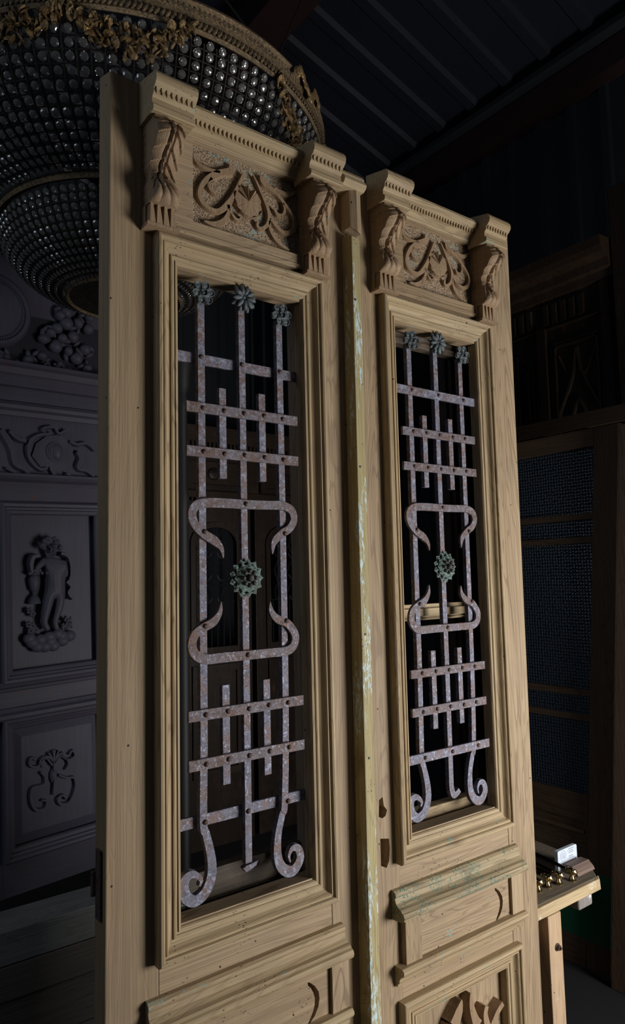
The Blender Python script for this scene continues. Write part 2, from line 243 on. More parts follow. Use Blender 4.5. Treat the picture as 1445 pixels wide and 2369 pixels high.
def smooth(pts, ws, sub):
    P = [Vector(p) for p in pts]; ws = list(ws) if isinstance(ws, (list, tuple)) else [ws]*len(P); out = []; wo = []
    for i in range(len(P)-1):
        a, b, c, d = P[max(i-1, 0)], P[i], P[i+1], P[min(i+2, len(P)-1)]
        for k in range(sub):
            t = k/sub; out.append(.5*((2*b)+(c-a)*t+(2*a-5*b+4*c-d)*t*t+(3*b-a-3*c+d)*t**3)); wo.append(ws[i]*(1-t)+ws[i+1]*t)
    out.append(P[-1]); wo.append(ws[-1]); return out, wo
def obj(name, mb, mat, parent=None, bev=0, sm=False, **props):
    me = bpy.data.meshes.new(name); me.from_pydata(mb.v, [], mb.f)
    bm = bmesh.new(); bm.from_mesh(me); bmesh.ops.remove_doubles(bm, verts=bm.verts, dist=1e-6); bmesh.ops.recalc_face_normals(bm, faces=bm.faces); bm.to_mesh(me); bm.free()
    me.materials.append(M[mat] if isinstance(mat, str) else mat)
    o = bpy.data.objects.new(name, me); C.objects.link(o)
    if sm:
        for p in me.polygons: p.use_smooth = True
        me.set_sharp_from_angle(angle=math.radians(40))
    if bev:
        b = o.modifiers.new('bevel', 'BEVEL'); b.width = bev; b.segments = 2; b.limit_method = 'ANGLE'; b.angle_limit = math.radians(50)
    if parent:
        o.parent = parent
        if parent.type == 'EMPTY': o.matrix_parent_inverse = Matrix.Translation(-Vector(parent['base']))
    for k, v in props.items(): o[k] = v
    return o
def thing(name, base, label, cat, group=None, rot=None, off=(0, 0, 0)):
    o = bpy.data.objects.new(name, None); C.objects.link(o); o.empty_display_size = .1
    rot = rot or Matrix.Identity(4); o.matrix_world = Matrix.Translation(Vector(off)) @ rot @ Matrix.Translation(Vector(base))
    o['base'] = list(base); o['label'] = label; o['category'] = cat
    if group: o['group'] = group
    return o
def tag(o, label, cat, group=None):
    o['label'] = label; o['category'] = cat
    if group: o['group'] = group
    return o
def struct(name, mb, mat): return obj(name, mb, mat, kind='structure')
def frame(parent, name, X0, X1, Z0, Z1, prof, mv, mh, which='LTRB'):
    # mitred moulding: prof is (inset from outer edge, protrusion)
    cs = {'TL': (X0, Z1, 1, -1), 'TR': (X1, Z1, -1, -1), 'BR': (X1, Z0, -1, 1), 'BL': (X0, Z0, 1, 1)}
    for k, (a, b) in {'L': ('TL', 'BL'), 'T': ('TL', 'TR'), 'R': ('TR', 'BR'), 'B': ('BL', 'BR')}.items():
        if k not in which: continue
        rings = []
        for c in (a, b):
            x, z, sx, sz = cs[c]; rings.append([(x+s_*sx, -w, z+s_*sz) for s_, w in prof])
        obj(name, MB().loft(rings), mh if k in 'TB' else mv, parent)

# ---------------------------------------------------------------- building shell
XW, YB, ZE, SL = 2.75, 4.3, 4.62, 0.28
struct('floor', MB().box(-5, XW+.1, -5, YB+.1, FL-.1, FL), 'floor')
def corr(name, n0, n1, pitch, fn, mat, rib=.05, depth=.03):
    mb = MB(); pts = []; t = n0
    while t < n1: pts += [(t, 0), (t+pitch-rib*2, 0), (t+pitch-rib*1.6, depth), (t+pitch-rib*.4, depth)]; t += pitch
    rings = [[fn(u, d, 0) for u, d in pts], [fn(u, d, 1) for u, d in pts]]
    mb.loft(rings, closed=False, caps=False); o = struct(name, mb, mat); s = o.modifiers.new('solid', 'SOLIDIFY'); s.thickness = .006; return o
corr('wall_back', -4.9, XW, .23, lambda u, d, e: (u, YB-d, FL if e else 5.9), 'navy')
corr('wall_right', -2.2, YB, .21, lambda u, d, e: (XW-d, u, FL if e else ZE+.1), 'navy', .03, .022)
corr('ceiling', -2.2, YB, .272, lambda u, d, e: (XW+.05 if e else -3.2, u, ZE+SL*(XW-(XW+.05 if e else -3.2))-d*.9), 'navyr', .045, .035)
struct('trim_1', MB().box(XW-.13, XW-.01, -2.1, YB, ZE-.24, ZE-.08), 'red')
struct('trim_2', MB().box(XW-.2, XW-.03, -2.1, YB, ZE-.07, ZE-.035), 'navy')
PX = 1.22
zp = ZE+SL*(XW-PX)
tag(obj('roof_purlin', MB().loft([[(PX-.09, y, zp-.24), (PX+.11, y, zp-.29), (PX+.11, y, zp-.06), (PX-.09, y, zp-.01)] for y in (-2.1, YB)]), 'red'), 'dark red steel beam running under the ribbed roof', 'beam')
tag(obj('tie_rod', MB().tube([(1.3, 1.3, 4.95), (1.02, 1.25, 4.3), (1.0, 1.25, 3.75)], .006, 6), 'red'), 'thin reddish rod hanging from the roof right of the chandelier', 'rod')

# ---------------------------------------------------------------- the pair of old doors
WPROF = [(0, -.002), (0, .020), (.001, .025), (.004, .028), (.009, .029), (.013, .027), (.0145, .023), (.0155, .020), (.018, .020), (.0185, .022), (.021, .0225), (.024, .019), (.027, .013), (.031, .0085), (.036, .006), (.041, .0055), (.0415, .009), (.045, .010), (.048, .0085), (.049, .006), (.053, .0055), (.0535, .008), (.058, .007), (.061, .003), (.062, -.004), (.062, -.03), (.0, -.03)]
def corbel(x0, x1, parent, seed):
    pr = D['corbel']; zt, zb = 2.690, 2.483; key = [(p[1], p[0]*.86) for p in pr]; key.sort(reverse=True)
    def prof(z):
        for (za, wa), (zc, wc) in zip(key, key[1:]):
            if zc <= z <= za: return wa+(wc-wa)*(za-z)/max(za-zc, 1e-6)
        return key[0][1] if z > key[0][0] else key[-1][1]
    NT_, NS = 150, 44; mb = MB(); wd = x1-x0; rows = []
    for i in range(NT_+1):
        t = i/NT_; z = zt+(zb-zt)*t; w0 = sum(prof(z+d) for d in (-.004, 0, .004))/3
        lower = t > .70
        mid = (.58-.25*(t/.70)**1.4) if not lower else .32+.16*(t-.70)/.3
        tt = t/.70 if not lower else (t-.70)/.3
        lean = 0 if t < .08 else 1
        sc = 1-.05*abs(math.sin(t*math.pi*9))*lean-(.14*math.exp(-((t-.66)/.06)**2))
        row = []
        for j in range(NS+1):
            u = j/NS; x = x0+wd*(.5+(u-.5)*sc); dx = abs(u-mid)
            if lean:
                if not lower: ph = t*8.0-dx*(.8 if u < mid else 2.3)
                else: ph = (u-mid)*3.4/(.30+tt)+.5
                saw = ph-math.floor(ph); amp = (.0042 if u < mid else .0078) if not lower else .0055
                d = amp*((saw**1.6) if not lower else math.sin(saw*math.pi)**.6)-amp*.6
                rib = math.exp(-(dx/.042)**2)*.0055-math.exp(-((dx-.095)/.032)**2)*.006 if not lower or tt < .4 else 0
                d += rib; d -= .010*(abs(u-.5)*2)**3
            else: d = 0
            row.append((x, -(w0+d), z))
        rows.append([(row[0][0], 0, z)]+row+[(row[-1][0], 0, z)])
    mb.loft(rows, closed=True, caps=True); o = obj('corbel', mb, 'carved', parent, sm=True)
    # fluted block under the acanthus
    b = MB(); b.box(x0-.002, x1+.002, -.018, 0, 2.433, 2.483); n = 4; st = (x1-x0)/n
    for k in range(n):
        a = x0+st*k; b.hex([(a+.001, -.037, 2.437), (a+st-.001, -.037, 2.437), (a+st-.001, 0, 2.437), (a+.001, 0, 2.437), (a+.003, -.037, 2.484), (a+st-.008, -.037, 2.484), (a+st-.008, 0, 2.484), (a+.003, 0, 2.484)])
    b.box(x0-.006, x1+.006, -.040, 0, 2.428, 2.436); obj('fluted_block', b, 'carved', parent)
CAPP = [(0, 2.680), (.076, 2.680), (.079, 2.683), (.079, 2.693), (.071, 2.698), (.072, 2.712), (.080, 2.720), (.080, 2.728), (.087, 2.733), (.094, 2.741), (.096, 2.750), (.094, 2.759), (.088, 2.768), (0, 2.789)]
CORP = [(-.002, 2.698), (.008, 2.700), (.012, 2.704), (.014, 2.712), (.022, 2.719), (.028, 2.721), (.028, 2.730), (.038, 2.735), (.046, 2.741), (.050, 2.749), (.047, 2.758), (.040, 2.764), (-.002, 2.789)]
DADP = [(-.002, .752), (.010, .750), (.016, .745), (.018, .738), (.014, .732), (.018, .720), (.027, .712), (.036, .709), (.040, .704), (.046, .701), (.050, .693), (.047, .684), (.040, .680), (.024, .677), (-.002, .675)]
CP2 = [(-.002, .556), (.030, .556), (.036, .551), (.037, .544), (.033, .538), (.024, .533), (.018, .524), (.017, .516), (.011, .512), (.010, .505), (-.002, .503)]
def teeth(mb, x0, x1, w, z1, z0, step=.0123):
    x = x0
    while x < x1-.008:
        mb.hex([(x+.003, -w-.001, z0), (x+.0055, -w-.001, z0), (x+.0055, -w+.01, z0), (x+.003, -w+.01, z0), (x, -w-.006, z1), (x+.0085, -w-.006, z1), (x+.0085, -w+.01, z1), (x, -w+.01, z1)]); x += step
def rosette(parent, x, y, z, r, n, mat, layers=1):
    mb = MB()
    for L_ in range(layers):
        for k in range(n):
            a = 6.28318*(k+.5*L_)/n+.2; d = r*(.64-.12*L_); c = (x+d*math.cos(a), y-.006-.008*L_, z+d*math.sin(a)); ro = Matrix.Rotation(-a, 3, 'Y')
            if layers == 1:
                mb.ball(c, 1, (r*.36, .006, r*.33), 12, 8, ro)
                mb.loft([[tuple(Vector(c)+ro @ Vector((q*r*.36*math.cos(b), -.004-(.004 if q > .7 else 0), q*r*.33*math.sin(b)))) for b in [i*6.28318/12 for i in range(12)]] for q in (1.0, .86, .6)], True, False)
            else:
                mb.ball(c, 1, (r*.38, .007, r*.17), 8, 6, ro)
    if n < 12: mb.lathe((x, y-.008, z), [(r*.34, -.004), (r*.34, .006), (r*.27, .009), (r*.22, .004), (r*.2, .002), (r*.15, .002), (r*.1, .006), (.0005, .007)], 20, 'Y')
    mb.lathe((x, y, z), [(r*.5, -.004), (r*.5, .006)], 16, 'Y'); return obj('rosette', mb, mat, parent, sm=True)
def leaf_boss(parent, x, y, z, r):
    mb = MB(); random.seed(9)
    for L_, (n, d, s) in enumerate([(13, .80, .24), (11, .58, .24)]):
        for k in range(n):
            a = 6.28318*(k+.5*(L_ % 2))/n; ro = Matrix.Rotation(-a, 3, 'Y') @ Matrix.Rotation(-.35, 3, 'Z')
            c = Vector((x+d*r*math.cos(a), y-.004-.007*L_, z+d*r*math.sin(a))); q = s*r
            vs = [(-q*.9, 0, 0), (0, -.002, q*.95), (q*1.0, .002, 0), (0, -.002, -q*.95), (0, -.005, 0), (-q*.3, .004, 0)]
            mb.add([c+ro @ Vector(v) for v in vs], [(0, 1, 4), (1, 2, 4), (2, 3, 4), (3, 0, 4), (0, 3, 5), (3, 2, 5), (2, 1, 5), (1, 0, 5)])
            mb.ball(c+ro @ Vector((q*.1, -.004, 0)), q*.4, (1.3, .5, .8), 6, 4)
    mb.lathe((x, y, z), [(r*.78, -.004), (r*.7, .012), (r*.46, .020), (r*.3, .020)], 20, 'Y'); bb = MB()
    for k in range(8):
        a = 6.28318*k/8; bb.ball((x+.37*r*math.cos(a), y-.022, z+.37*r*math.sin(a)), r*.125, n=10, m=8)
    bb.ball((x, y-.024, z), r*.2, n=12, m=8); obj('boss_beads', bb, 'bossbead', parent, sm=True)
    return obj('leafy_boss', mb, 'verdi', parent, sm=False)
ZB = {'b1': 2.1605, 'b2': 2.0337, 'b3': 1.9273, 's1': 1.8073, 's2': 1.7364, 'r': 1.6233, 's3': 1.5167, 's4': 1.4414, 'b4': 1.3151, 'b5': 1.2056, 'b6': 1.0753}
def grille(parent, front_ties, hooked):
    g = obj('grille', MB().tube([(0, .02, 2.31), (0, .02, 2.30)], .006, 6), 'iron', parent)
    Y0, Y1 = .012, .026; wv = .0195
    def vbar(pts, ws, nm='upright_bar'):
        obj(nm, MB().ribbon(pts, ws, Y1, Y0, .96, 5), 'iron', g, bev=.0012)
    L, Rr = D['curlL'], D['curlR']
    vbar([(-.115, 2.31), (-.115, 2.1), (-.1155, 1.7), (-.116, 1.3)]+L, [wv]*4+[.0195, .0195, .021, .023, .025, .026, .026, .026, .025, .022, .016, .010, .004])
    vbar([(.115, 2.30), (.115, 2.1), (.115, 1.7), (.113, 1.3)]+Rr, [wv]*4+[.0195, .0195, .020, .023, .026, .027, .027, .024, .020, .014, .008, .004])
    zl = .945
    if hooked: obj('upright_bar', MB().ribbon([(0, 2.33), (0, 1.8), (0, 1.2), (-.001, 1.0), (.0, .965), (.008, .945), (.022, .947), (.034, .955)], [wv, wv, wv, wv, .020, .020, .017, .017], Y1, Y0, .96), 'iron', g, bev=.0012)
    else:
        obj('upright_bar', MB().ribbon([(0, 2.33), (0, 1.8), (0, 1.2), (-.001, zl+.012)], [wv]*4, Y1, Y0, .96).plate([(-.018, zl+.004), (-.009, zl+.008), (.010, zl+.010), (.025, zl+.013), (.019, zl+.002), (.004, zl-.004), (-.009, zl-.007)], Y0-.001, Y1), 'iron', g, bev=.001)
    for x, z0, z1 in [(-.0575, 1.868, 2.092), (.0575, 1.868, 2.094), (-.0575, 1.147, 1.3755), (.0575, 1.148, 1.3765)]:
        obj('short_bar', MB().box(x-.010, x+.010, Y0, Y1, z0, z1), 'iron', g, bev=.0012)
    for k in ('b2', 'b3', 'b4', 'b5'):
        z = ZB[k]; obj('cross_bar', MB().box(-.1600, .1625, Y0-.009, Y0, z-.0125, z+.0125), 'ironrust', g, bev=.0012)
    tie = [(k in front_ties) for k in ('b1', 'b6')]
    for k, fr in zip(('b1', 'b6'), tie):
        z = ZB[k]; ya, yb = (Y0-.009, Y0) if fr else (Y1, Y1+.009)
        obj('cross_bar', MB().box(-.200, .168 if fr else .212, ya, yb, z-.013, z+.013), 'iron', g, bev=.0012)
    for key in ('s_up', 's_dn'):
        p, w = D[key]; obj('scrolled_bar', MB().ribbon(p, [q*.000262 for q in w], Y0, Y0-.009, .97, 5), 'ironrust', g, bev=.0012)
    def riv(x, z, y, r=.0062):
        obj('rivet', MB().lathe((x, y, z), [(r, 0), (r*.95, .002), (r*.6, .0045), (.0004, .0055)], 12, 'Y'), 'rivet', g, sm=True)
    for k in ('b2', 'b3', 'b4', 'b5'):
        for i in (-2, -1, 0, 1, 2): riv(.0575*i+random.uniform(-.001, .001), ZB[k]+random.uniform(-.001, .001), Y0-.009)
    for k, fr in zip(('b1', 'b6'), tie):
        for i in (-2, 0, 2): riv(.0575*i, ZB[k], Y0-.009 if fr else Y0)
    for x, k in [(0, 's1'), (-.115, 's2'), (.115, 's2'), (-.115, 's3'), (.115, 's3'), (0, 's4')]: riv(x, ZB[k], Y0-.009)
    rosette(g, -.115, .010, 2.317, .031, 6, 'lead'); rosette(g, .1145, .010, 2.310, .031, 6, 'lead'); rosette(g, -.001, .008, 2.330, .038, 9, 'lead', 2)
    leaf_boss(g, -.001, .010, 1.6255, .047)
def door_leaf(label, base, rot, off, left):
    t = thing('carved_door_leaf', base, label, 'door', 'pair of old carved doors', rot, off); zb = base[2]
    T = .05
    if left:
        obj('stile', MB().hex([(-.3545, 0, zb), (-.235, 0, zb), (-.235, T, zb), (-.357, T, zb), (-.349, 0, 2.79), (-.235, 0, 2.79), (-.235, T, 2.80), (-.356, T, 2.80)]), 'pineZ', t, bev=.003)
        obj('stile', MB().box(.235, .345, 0, T, zb, 2.785), 'pineZ', t, bev=.002)
    else:
        h1 = [(-.300, .994), (-.287, 1.000), (-.283, .975), (-.272, .962), (-.278, .948), (-.290, .944), (-.303, .950)]
        h2 = [(-.300, .893), (-.268, .886), (-.266, .86), (-.270, .828), (-.280, .812), (-.300, .822)]
        obj('stile', MB().plate([(-.345, zb), (-.235, zb), (-.235, 2.765), (-.345, 2.765)], 0, T-.012, [h1, h2]).box(-.345, -.235, T-.012, T, zb, 2.765), 'pineZ', t)
        obj('stile', MB().hex([(.235, 0, zb), (.358, 0, zb), (.362, T, zb), (.235, T, zb), (.235, 0, 2.80), (.380, 0, 2.803), (.384, T, 2.803), (.235, T, 2.80)]), 'pineZ', t, bev=.003)
    # rails between the stiles
    obj('rail', MB().box(-.2345, .2345, .001, T, 2.36, 2.4505), 'pineX', t)
    obj('rail', MB().box(-.2345, .2345, .001, T, 2.70, 2.787), 'pineX', t)
    obj('rail', MB().box(-.2345, .2345, .001, T, .66, .880), 'pineX', t, bev=.001)
    obj('rail', MB().box(-.2345, .2345, .001, T, .40, .556), 'pineX', t, bev=.001)
    obj('rail', MB().box(-.2345, .2345, .001, T, zb, -.08), 'pineX', t, bev=.001)
    # frieze
    F = [(-.145, 2.487), (.182, 2.487), (.182, 2.697), (-.145, 2.697)]
    obj('frieze_frame', MB().plate([(-.232, 2.45), (.232, 2.45), (.232, 2.71), (-.232, 2.71)], -.009, .0125, [F]).box(-.192, .200, -.014, 0, 2.446, 2.458), 'pineX', t, bev=.0012)
    fp = obj('frieze_panel', MB().box(-.16, .195, .012, .035, 2.475, 2.71), 'stipple', t)
    for k, (p, w) in D['frieze'].items():
        obj('carved_scroll', MB().ribbon(p, [q*1.1 for q in w], .0125, .000, .88, 6), 'carved', fp)
    c = D['sun'][0]; r = .041; sun = MB(); n = 11
    for k in range(n):
        a0, a1 = math.radians(20+k*360/n), math.radians(20+(k+1)*360/n-(15 if k in (1, 2, 3) else 1.5)); am = (a0+a1)/2
        q = [(c[0], -.004, c[1])]+[(c[0]+r*math.cos(a), .001 if k in (1, 2, 3) else -.001, c[1]+r*math.sin(a)) for a in (a0, am, a1)]; q[2] = (q[2][0], -.006, q[2][2])
        b = [(x, .0125, z) for x, y, z in q]; sun.loft([q, b])
    obj('carved_sun', sun, 'carved', fp)
    # cornice, caps, corbels
    cb = MB().moldx(CORP, -.180, .172); teeth(cb, -.172, .165, .030, 2.7315, 2.721); obj('cornice', cb, 'mouldX', t)
    for a, b in ((-.279, -.174), (.165, .272)):
        cb = MB().moldx(CAPP, a, b); teeth(cb, a+.004, b, .081, 2.7305, 2.719, .0128); obj('cap_moulding', cb, 'mouldX', t)
    corbel(-.270, -.202, t, 1); corbel(.180, .246, t, 2)
    # the glazed opening
    frame(t, 'window_moulding', -.246, .240, .815, 2.428, WPROF, 'mould', 'mouldX')
    if left: grille(t, (), False)
    else: grille(t, ('b1', 'b6'), True)
    # lower part
    for x in (0,):
        obj('dado_moulding', MB().moldx(DADP, -.266, .262), 'mouldX' if left else 'mouldP', t); obj('lower_cap', MB().moldx(CP2, -.262, .268), 'mouldX', t)
    for a, b in ((-.236, -.176), (.214, .268)): obj('post_block', MB().box(a, b, -.020, 0, .554, .678), 'pineZ', t, bev=.001)
    cres = [(.146, .650), (.154, .646), (.168, .634), (.179, .617), (.181, .600), (.177, .583), (.166, .567), (.152, .556), (.145, .556), (.152, .566), (.161, .579), (.166, .592), (.167, .606), (.163, .620), (.155, .634), (.147, .642)]
    obj('carved_band', MB().plate([(-.1755, .556), (.2135, .556), (.2135, .676), (-.1755, .676)], -.010, .014, [cres]).box(-.1755, .2135, .014, .03, .556, .676), 'pineX', t)
    LP = [(s_, w*.9) for s_, w in WPROF]
    frame(t, 'panel_moulding', -.252, .252, -.10, .462, LP, 'mould', 'mouldX')
    lp = obj('lower_panel', MB().box(-.2, .2, .022, .035, -.05, .41), 'pineZ', t)
    if not left:
        for key, w in (('lv1', [.055, .036, .004]), ('lv2', [.004, .022, .034, .040]), ('lv3', [.020, .022, .03]), ('lv4', [.020, .022, .026])):
            obj('carved_leaf', MB().ribbon(D[key], w, .022, -.010, .8, 5), 'carved', lp)
        obj('carved_leaf', MB().ribbon([(-.05, .33), (-.075, .25), (-.06, .12), (0, .05)], [.05, .05, .05, .05], .022, -.01, .8), 'carved', lp)
    # inner sash frame behind the opening
    if left:
        s_ = obj('sash_frame', MB().box(.203, .300, .052, .100, .80, 2.46), 'sashZ', t)
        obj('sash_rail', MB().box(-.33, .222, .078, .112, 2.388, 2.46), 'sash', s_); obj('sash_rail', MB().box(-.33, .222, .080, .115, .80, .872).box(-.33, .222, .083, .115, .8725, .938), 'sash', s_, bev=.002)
        obj('sash_stile', MB().box(-.33, -.255, .075, .115, .80, 2.46), 'sashZ', s_)
        obj('sill_board', MB().box(-.20, .205, .01, .072, .795, .845), 'sash', s_, bev=.004)
    else:
        s_ = obj('sash_frame', MB().box(.160, .30, .120, .150, .78, 2.46).box(.195, .30, .075, .12, .78, 2.46).box(.174, .196, .105, .135, .8, 2.44), 'darkZ', t)
        mr = [(-.08, 2.36), (-.072, 2.358), (-.068, 2.35), (-.070, 2.345), (-.078, 2.338), (-.082, 2.42), (-.08, 2.42)]
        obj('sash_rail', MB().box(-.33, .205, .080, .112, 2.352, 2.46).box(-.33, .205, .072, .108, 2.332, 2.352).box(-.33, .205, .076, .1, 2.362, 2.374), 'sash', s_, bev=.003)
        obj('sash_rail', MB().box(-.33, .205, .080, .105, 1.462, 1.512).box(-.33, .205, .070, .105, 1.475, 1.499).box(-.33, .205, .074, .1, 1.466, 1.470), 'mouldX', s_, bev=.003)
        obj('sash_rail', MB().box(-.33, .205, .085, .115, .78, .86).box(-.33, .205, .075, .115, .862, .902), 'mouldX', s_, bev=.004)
        obj('sash_stile', MB().box(-.33, -.262, .075, .115, .80, 2.46), 'sashZ', s_)
    return t
T1 = door_leaf('left carved pine door leaf with grille, nearest the camera, overlapped by the centre strip', (0, .02, FL), None, (0, 0, 0), True)
RRm = Matrix(((0.9999195987627059, 0.012531835366100665, 0.0019362625303730686), (-0.01253102976972975, 0.9999213921227615, -0.00042763090229573197), (-0.001941469324950807, 0.00040333315683196497, 0.99999803400768))).to_4x4()
T2 = door_leaf('right carved pine door leaf with worn lock holes, standing beside the workbench', (0, .02, FL-.0215), RRm, (0.71303194, 0.00813196, 0.02178254), False)
obj('hinge_leaf', MB().box(-.3590, -.3555, .014, .040, .93, 1.07).tube([(-.360, .050, .97), (-.360, .050, 1.02)], .005, 10), 'rivet', T1, bev=.001)
# cover strip on the left leaf
obj('cover_strip', MB().hex([(.312, -.044, FL), (.360, -.030, FL), (.362, 0, FL), (.312, 0, FL), (.331, -.041, 2.575), (.366, -.036, 2.575), (.366, 0, 2.575), (.329, 0, 2.585)]), 'strip', T1, bev=.0025)
obj('cover_block', MB().loft([[(.326, 0, z0), (.326, -.040, z0), (.345, -.052, z1), (.366, -.044, z1), (.366, 0, z1)] for z0, z1 in ((2.600, 2.585), (2.64, 2.66), (2.722, 2.722))]), 'pineZ', T1, bev=.002)
obj('cover_cap', MB().moldx([(0, 2.706), (.052, 2.706), (.062, 2.712), (.066, 2.720), (.062, 2.730), (.056, 2.733), (.056, 2.742), (.050, 2.752), (0, 2.785)], .292, .372), 'mouldX', T1, bev=.001)
for z in (2.39, 1.92, 1.47, 1.15): obj('nail_head', MB().lathe((.338, -.040, z), [(.0035, 0), (.003, .002), (.0005, .003)], 8, 'Y'), 'lead', T1)

# ---------------------------------------------------------------- chandelier
cx, cy = .06, .918
ch = thing('basket_chandelier', (cx, cy, 2.63), 'large crystal basket chandelier with gilt band hanging behind the left door leaf', 'chandelier')
def band(name, prof, mat, n=120): return obj(name, MB().lathe((cx, cy, 0), prof, n, 'Z', False), mat, ch, sm=True)
b1 = band('gilt_band', [(.722, 3.172), (.732, 3.166), (.738, 3.176), (.734, 3.186), (.736, 3.215), (.742, 3.238), (.748, 3.246), (.744, 3.256), (.73, 3.25), (.724, 3.24), (.722, 3.172)], 'goldband')
mb = MB()
for i in range(300):
    a = 6.28318*i/300
    for z in (3.19, 3.232):
        c = Vector((cx+.739*math.cos(a), cy+.739*math.sin(a), z)); mb.ball(c, 1, (.004, .007, .014), 5, 4, Matrix.Rotation(a, 3, 'Z') @ Matrix.Rotation(.5 if z > 3.2 else -.5, 3, 'X'))
obj('band_fluting', mb, 'goldband', b1)
band('gilt_ring', [(.418, 2.868), (.436, 2.862), (.442, 2.872), (.438, 2.885), (.42, 2.888), (.418, 2.868)], 'goldband')
band('gilt_ring', [(.192, 2.648), (.200, 2.640), (.208, 2.648), (.202, 2.656), (.192, 2.648)], 'goldband')
obj('base_disc', MB().lathe((cx, cy, 2.655), [(.195, 0), (.15, .012), (.0, .02)], 40, 'Z', False), 'wire', ch)
def curve(pr, t):
    k = t*(len(pr)-1); i = min(int(k), len(pr)-2); f = k-i; return pr[i][0]*(1-f)+pr[i+1][0]*f, pr[i][1]*(1-f)+pr[i+1][1]*f
B1 = [(.728, 3.165), (.722, 3.12), (.702, 3.06), (.664, 3.00), (.60, 2.945), (.52, 2.905), (.44, 2.878)]
B2 = [(.424, 2.855), (.418, 2.815), (.402, 2.775), (.370, 2.735), (.325, 2.70), (.27, 2.67), (.205, 2.65)]
def arc_rows(pr, step):
    pts = [curve(pr, i/200) for i in range(201)]; L_ = [0]
    for a, b in zip(pts, pts[1:]): L_.append(L_[-1]+math.hypot(a[0]-b[0], a[1]-b[1]))
    out = []; d = step*.5
    while d < L_[-1]:
        i = max(k for k in range(201) if L_[k] <= d); out.append(pts[i]); d += step
    return out
def gem(r):
    me = bpy.data.meshes.new('crystal_bead'); mb = MB().lathe((0, 0, 0), [(.0003, -.42*r), (r*.55, -.36*r), (r, 0), (r*.6, .36*r), (.0003, .45*r)], 8, 'Y', False); me.from_pydata(mb.v, [], mb.f); me.materials.append(M['crystal']); return me, mb
campos = Vector((-.908, -1.461, 1.6216)); beads = []
wire = MB()
for pr, step, rad, nA in ((B1, .0335, .0125, 116), (B2, .0275, .0112, 86)):
    rows = arc_rows(pr, step)
    for ri, (r, z) in enumerate(rows):
        n = nA if r > .75*rows[0][0] or pr is B2 else nA
        rr = min(rad, 6.283*r/n*.44)
        for k in range(n):
            a = 6.28318*k/n; p = Vector((cx+r*math.cos(a), cy+r*math.sin(a), z)); nr = Vector((math.cos(a), math.sin(a), -.6-1.2*ri/len(rows))).normalized()
            beads.append((p, nr, rr))
        if ri: 
            r2, z2 = (r+rows[ri-1][0])/2, (z+rows[ri-1][1])/2; wire.tube([(cx+r2*math.cos(6.28318*k/72), cy+r2*math.sin(6.28318*k/72), z2) for k in range(73)], .0026, 5, False)
    for k in range(nA):
        a = 6.28318*(k+.5)/nA; wire.tube([(cx+r*math.cos(a), cy+r*math.sin(a), z) for r, z in rows], .0034, 5, False)
obj('wire_mesh', wire, 'wire', ch)
def vis(p):                                     # rough measure of how large a bead shows from the front left
    d = p-campos; return d.length
beads.sort(key=lambda b: vis(b[0])+(0 if b[0].z > 2.95 and b[0].x > -.35 and b[0].x < .75 and b[0].y < .6 else 3))
rest = MB(); base_me, base_mb = gem(1.0)
for i, (p, nr, rr) in enumerate(beads):
    q = nr.to_track_quat('-Y', 'Z').to_matrix()
    if i < 100:
        o = bpy.data.objects.new('crystal_bead', base_me); C.objects.link(o); o.parent = ch; o.matrix_parent_inverse = Matrix.Translation(-Vector(ch['base']))
        o.matrix_basis = Matrix.Translation(p) @ (q.to_4x4()) @ Matrix.Diagonal((rr, rr, rr, 1))
    else:
        rest.add([p+q @ (Vector(v)*rr) for v in base_mb.v], base_mb.f)
obj('crystal_beads', rest, 'crystal', ch, kind='stuff')
def garland(a0, a1, sag, n=60, seed=1):
    random.seed(seed); mb = MB()
    for i in range(n):
        t = i/(n-1); a = math.radians(a0+(a1-a0)*t); dz = sag*math.sin(math.pi*t)**.8
        th = .012+.02*math.sin(math.pi*t)
        for q in range(3):
            z = 3.168-dz+random.uniform(-th, th)*1.1; aa = a+random.uniform(-.012, .012); rad = .742-.10*max(0, (3.168-z)/.2)**1.3+random.uniform(0, .012)
            c = (cx+rad*math.cos(aa), cy+rad*math.sin(aa), z)
            ro = Matrix.Rotation(random.uniform(0, 6.28), 3, 'Z') @ Matrix.Rotation(random.uniform(-1, 1), 3, 'X')
            mb.ball(c, 1, (random.uniform(.006, .014), .0035, random.uniform(.01, .02)), 6, 4, ro)
        if i % 6 == 3 and .15 < t < .85:
            rad = .742-.10*max(0, dz/.2)**1.3+.012; c = Vector((cx+rad*math.cos(a), cy+rad*math.sin(a), 3.168-dz))
            for k in range(3): mb.lathe(c, [(.003+.006*k, -.006+.004*k), (.006+.006*k, .006-.003*k)], 7, 'Z')
    return obj('leaf_garland', mb, 'gold', ch)
garland(236, 262, .075, 46, 1); garland(286, 317, .115, 54, 2); garland(262-52, 236, .05, 40, 3)
cr = MB(); random.seed(5)
for a0 in (286,):
    for i in range(26):
        t = i/25; a = math.radians(a0+6+14*t); c = (cx+.755*math.cos(a), cy+.755*math.sin(a), 3.225+.022*math.sin(t*9)+.012*random.random())
        cr.ball(c, 1, (.011, .005, .017), 6, 5, Matrix.Rotation(a+1.57, 3, 'Z') @ Matrix.Rotation(random.uniform(-.9, .9), 3, 'Y'))
    if a0 == 262: pass
obj('acanthus_crest', cr, 'gold', ch)
for k in range(4):
    a = math.radians(45+90*k); obj('hanging_chain', MB().tube([(cx+.73*math.cos(a), cy+.73*math.sin(a), 3.25), (cx, cy, 4.4)], .005, 6), 'wire', ch)
obj('hanging_chain', MB().tube([(cx, cy, 4.4), (cx, cy, ZE+SL*(XW-cx)-.02)], .007, 6), 'wire', ch)

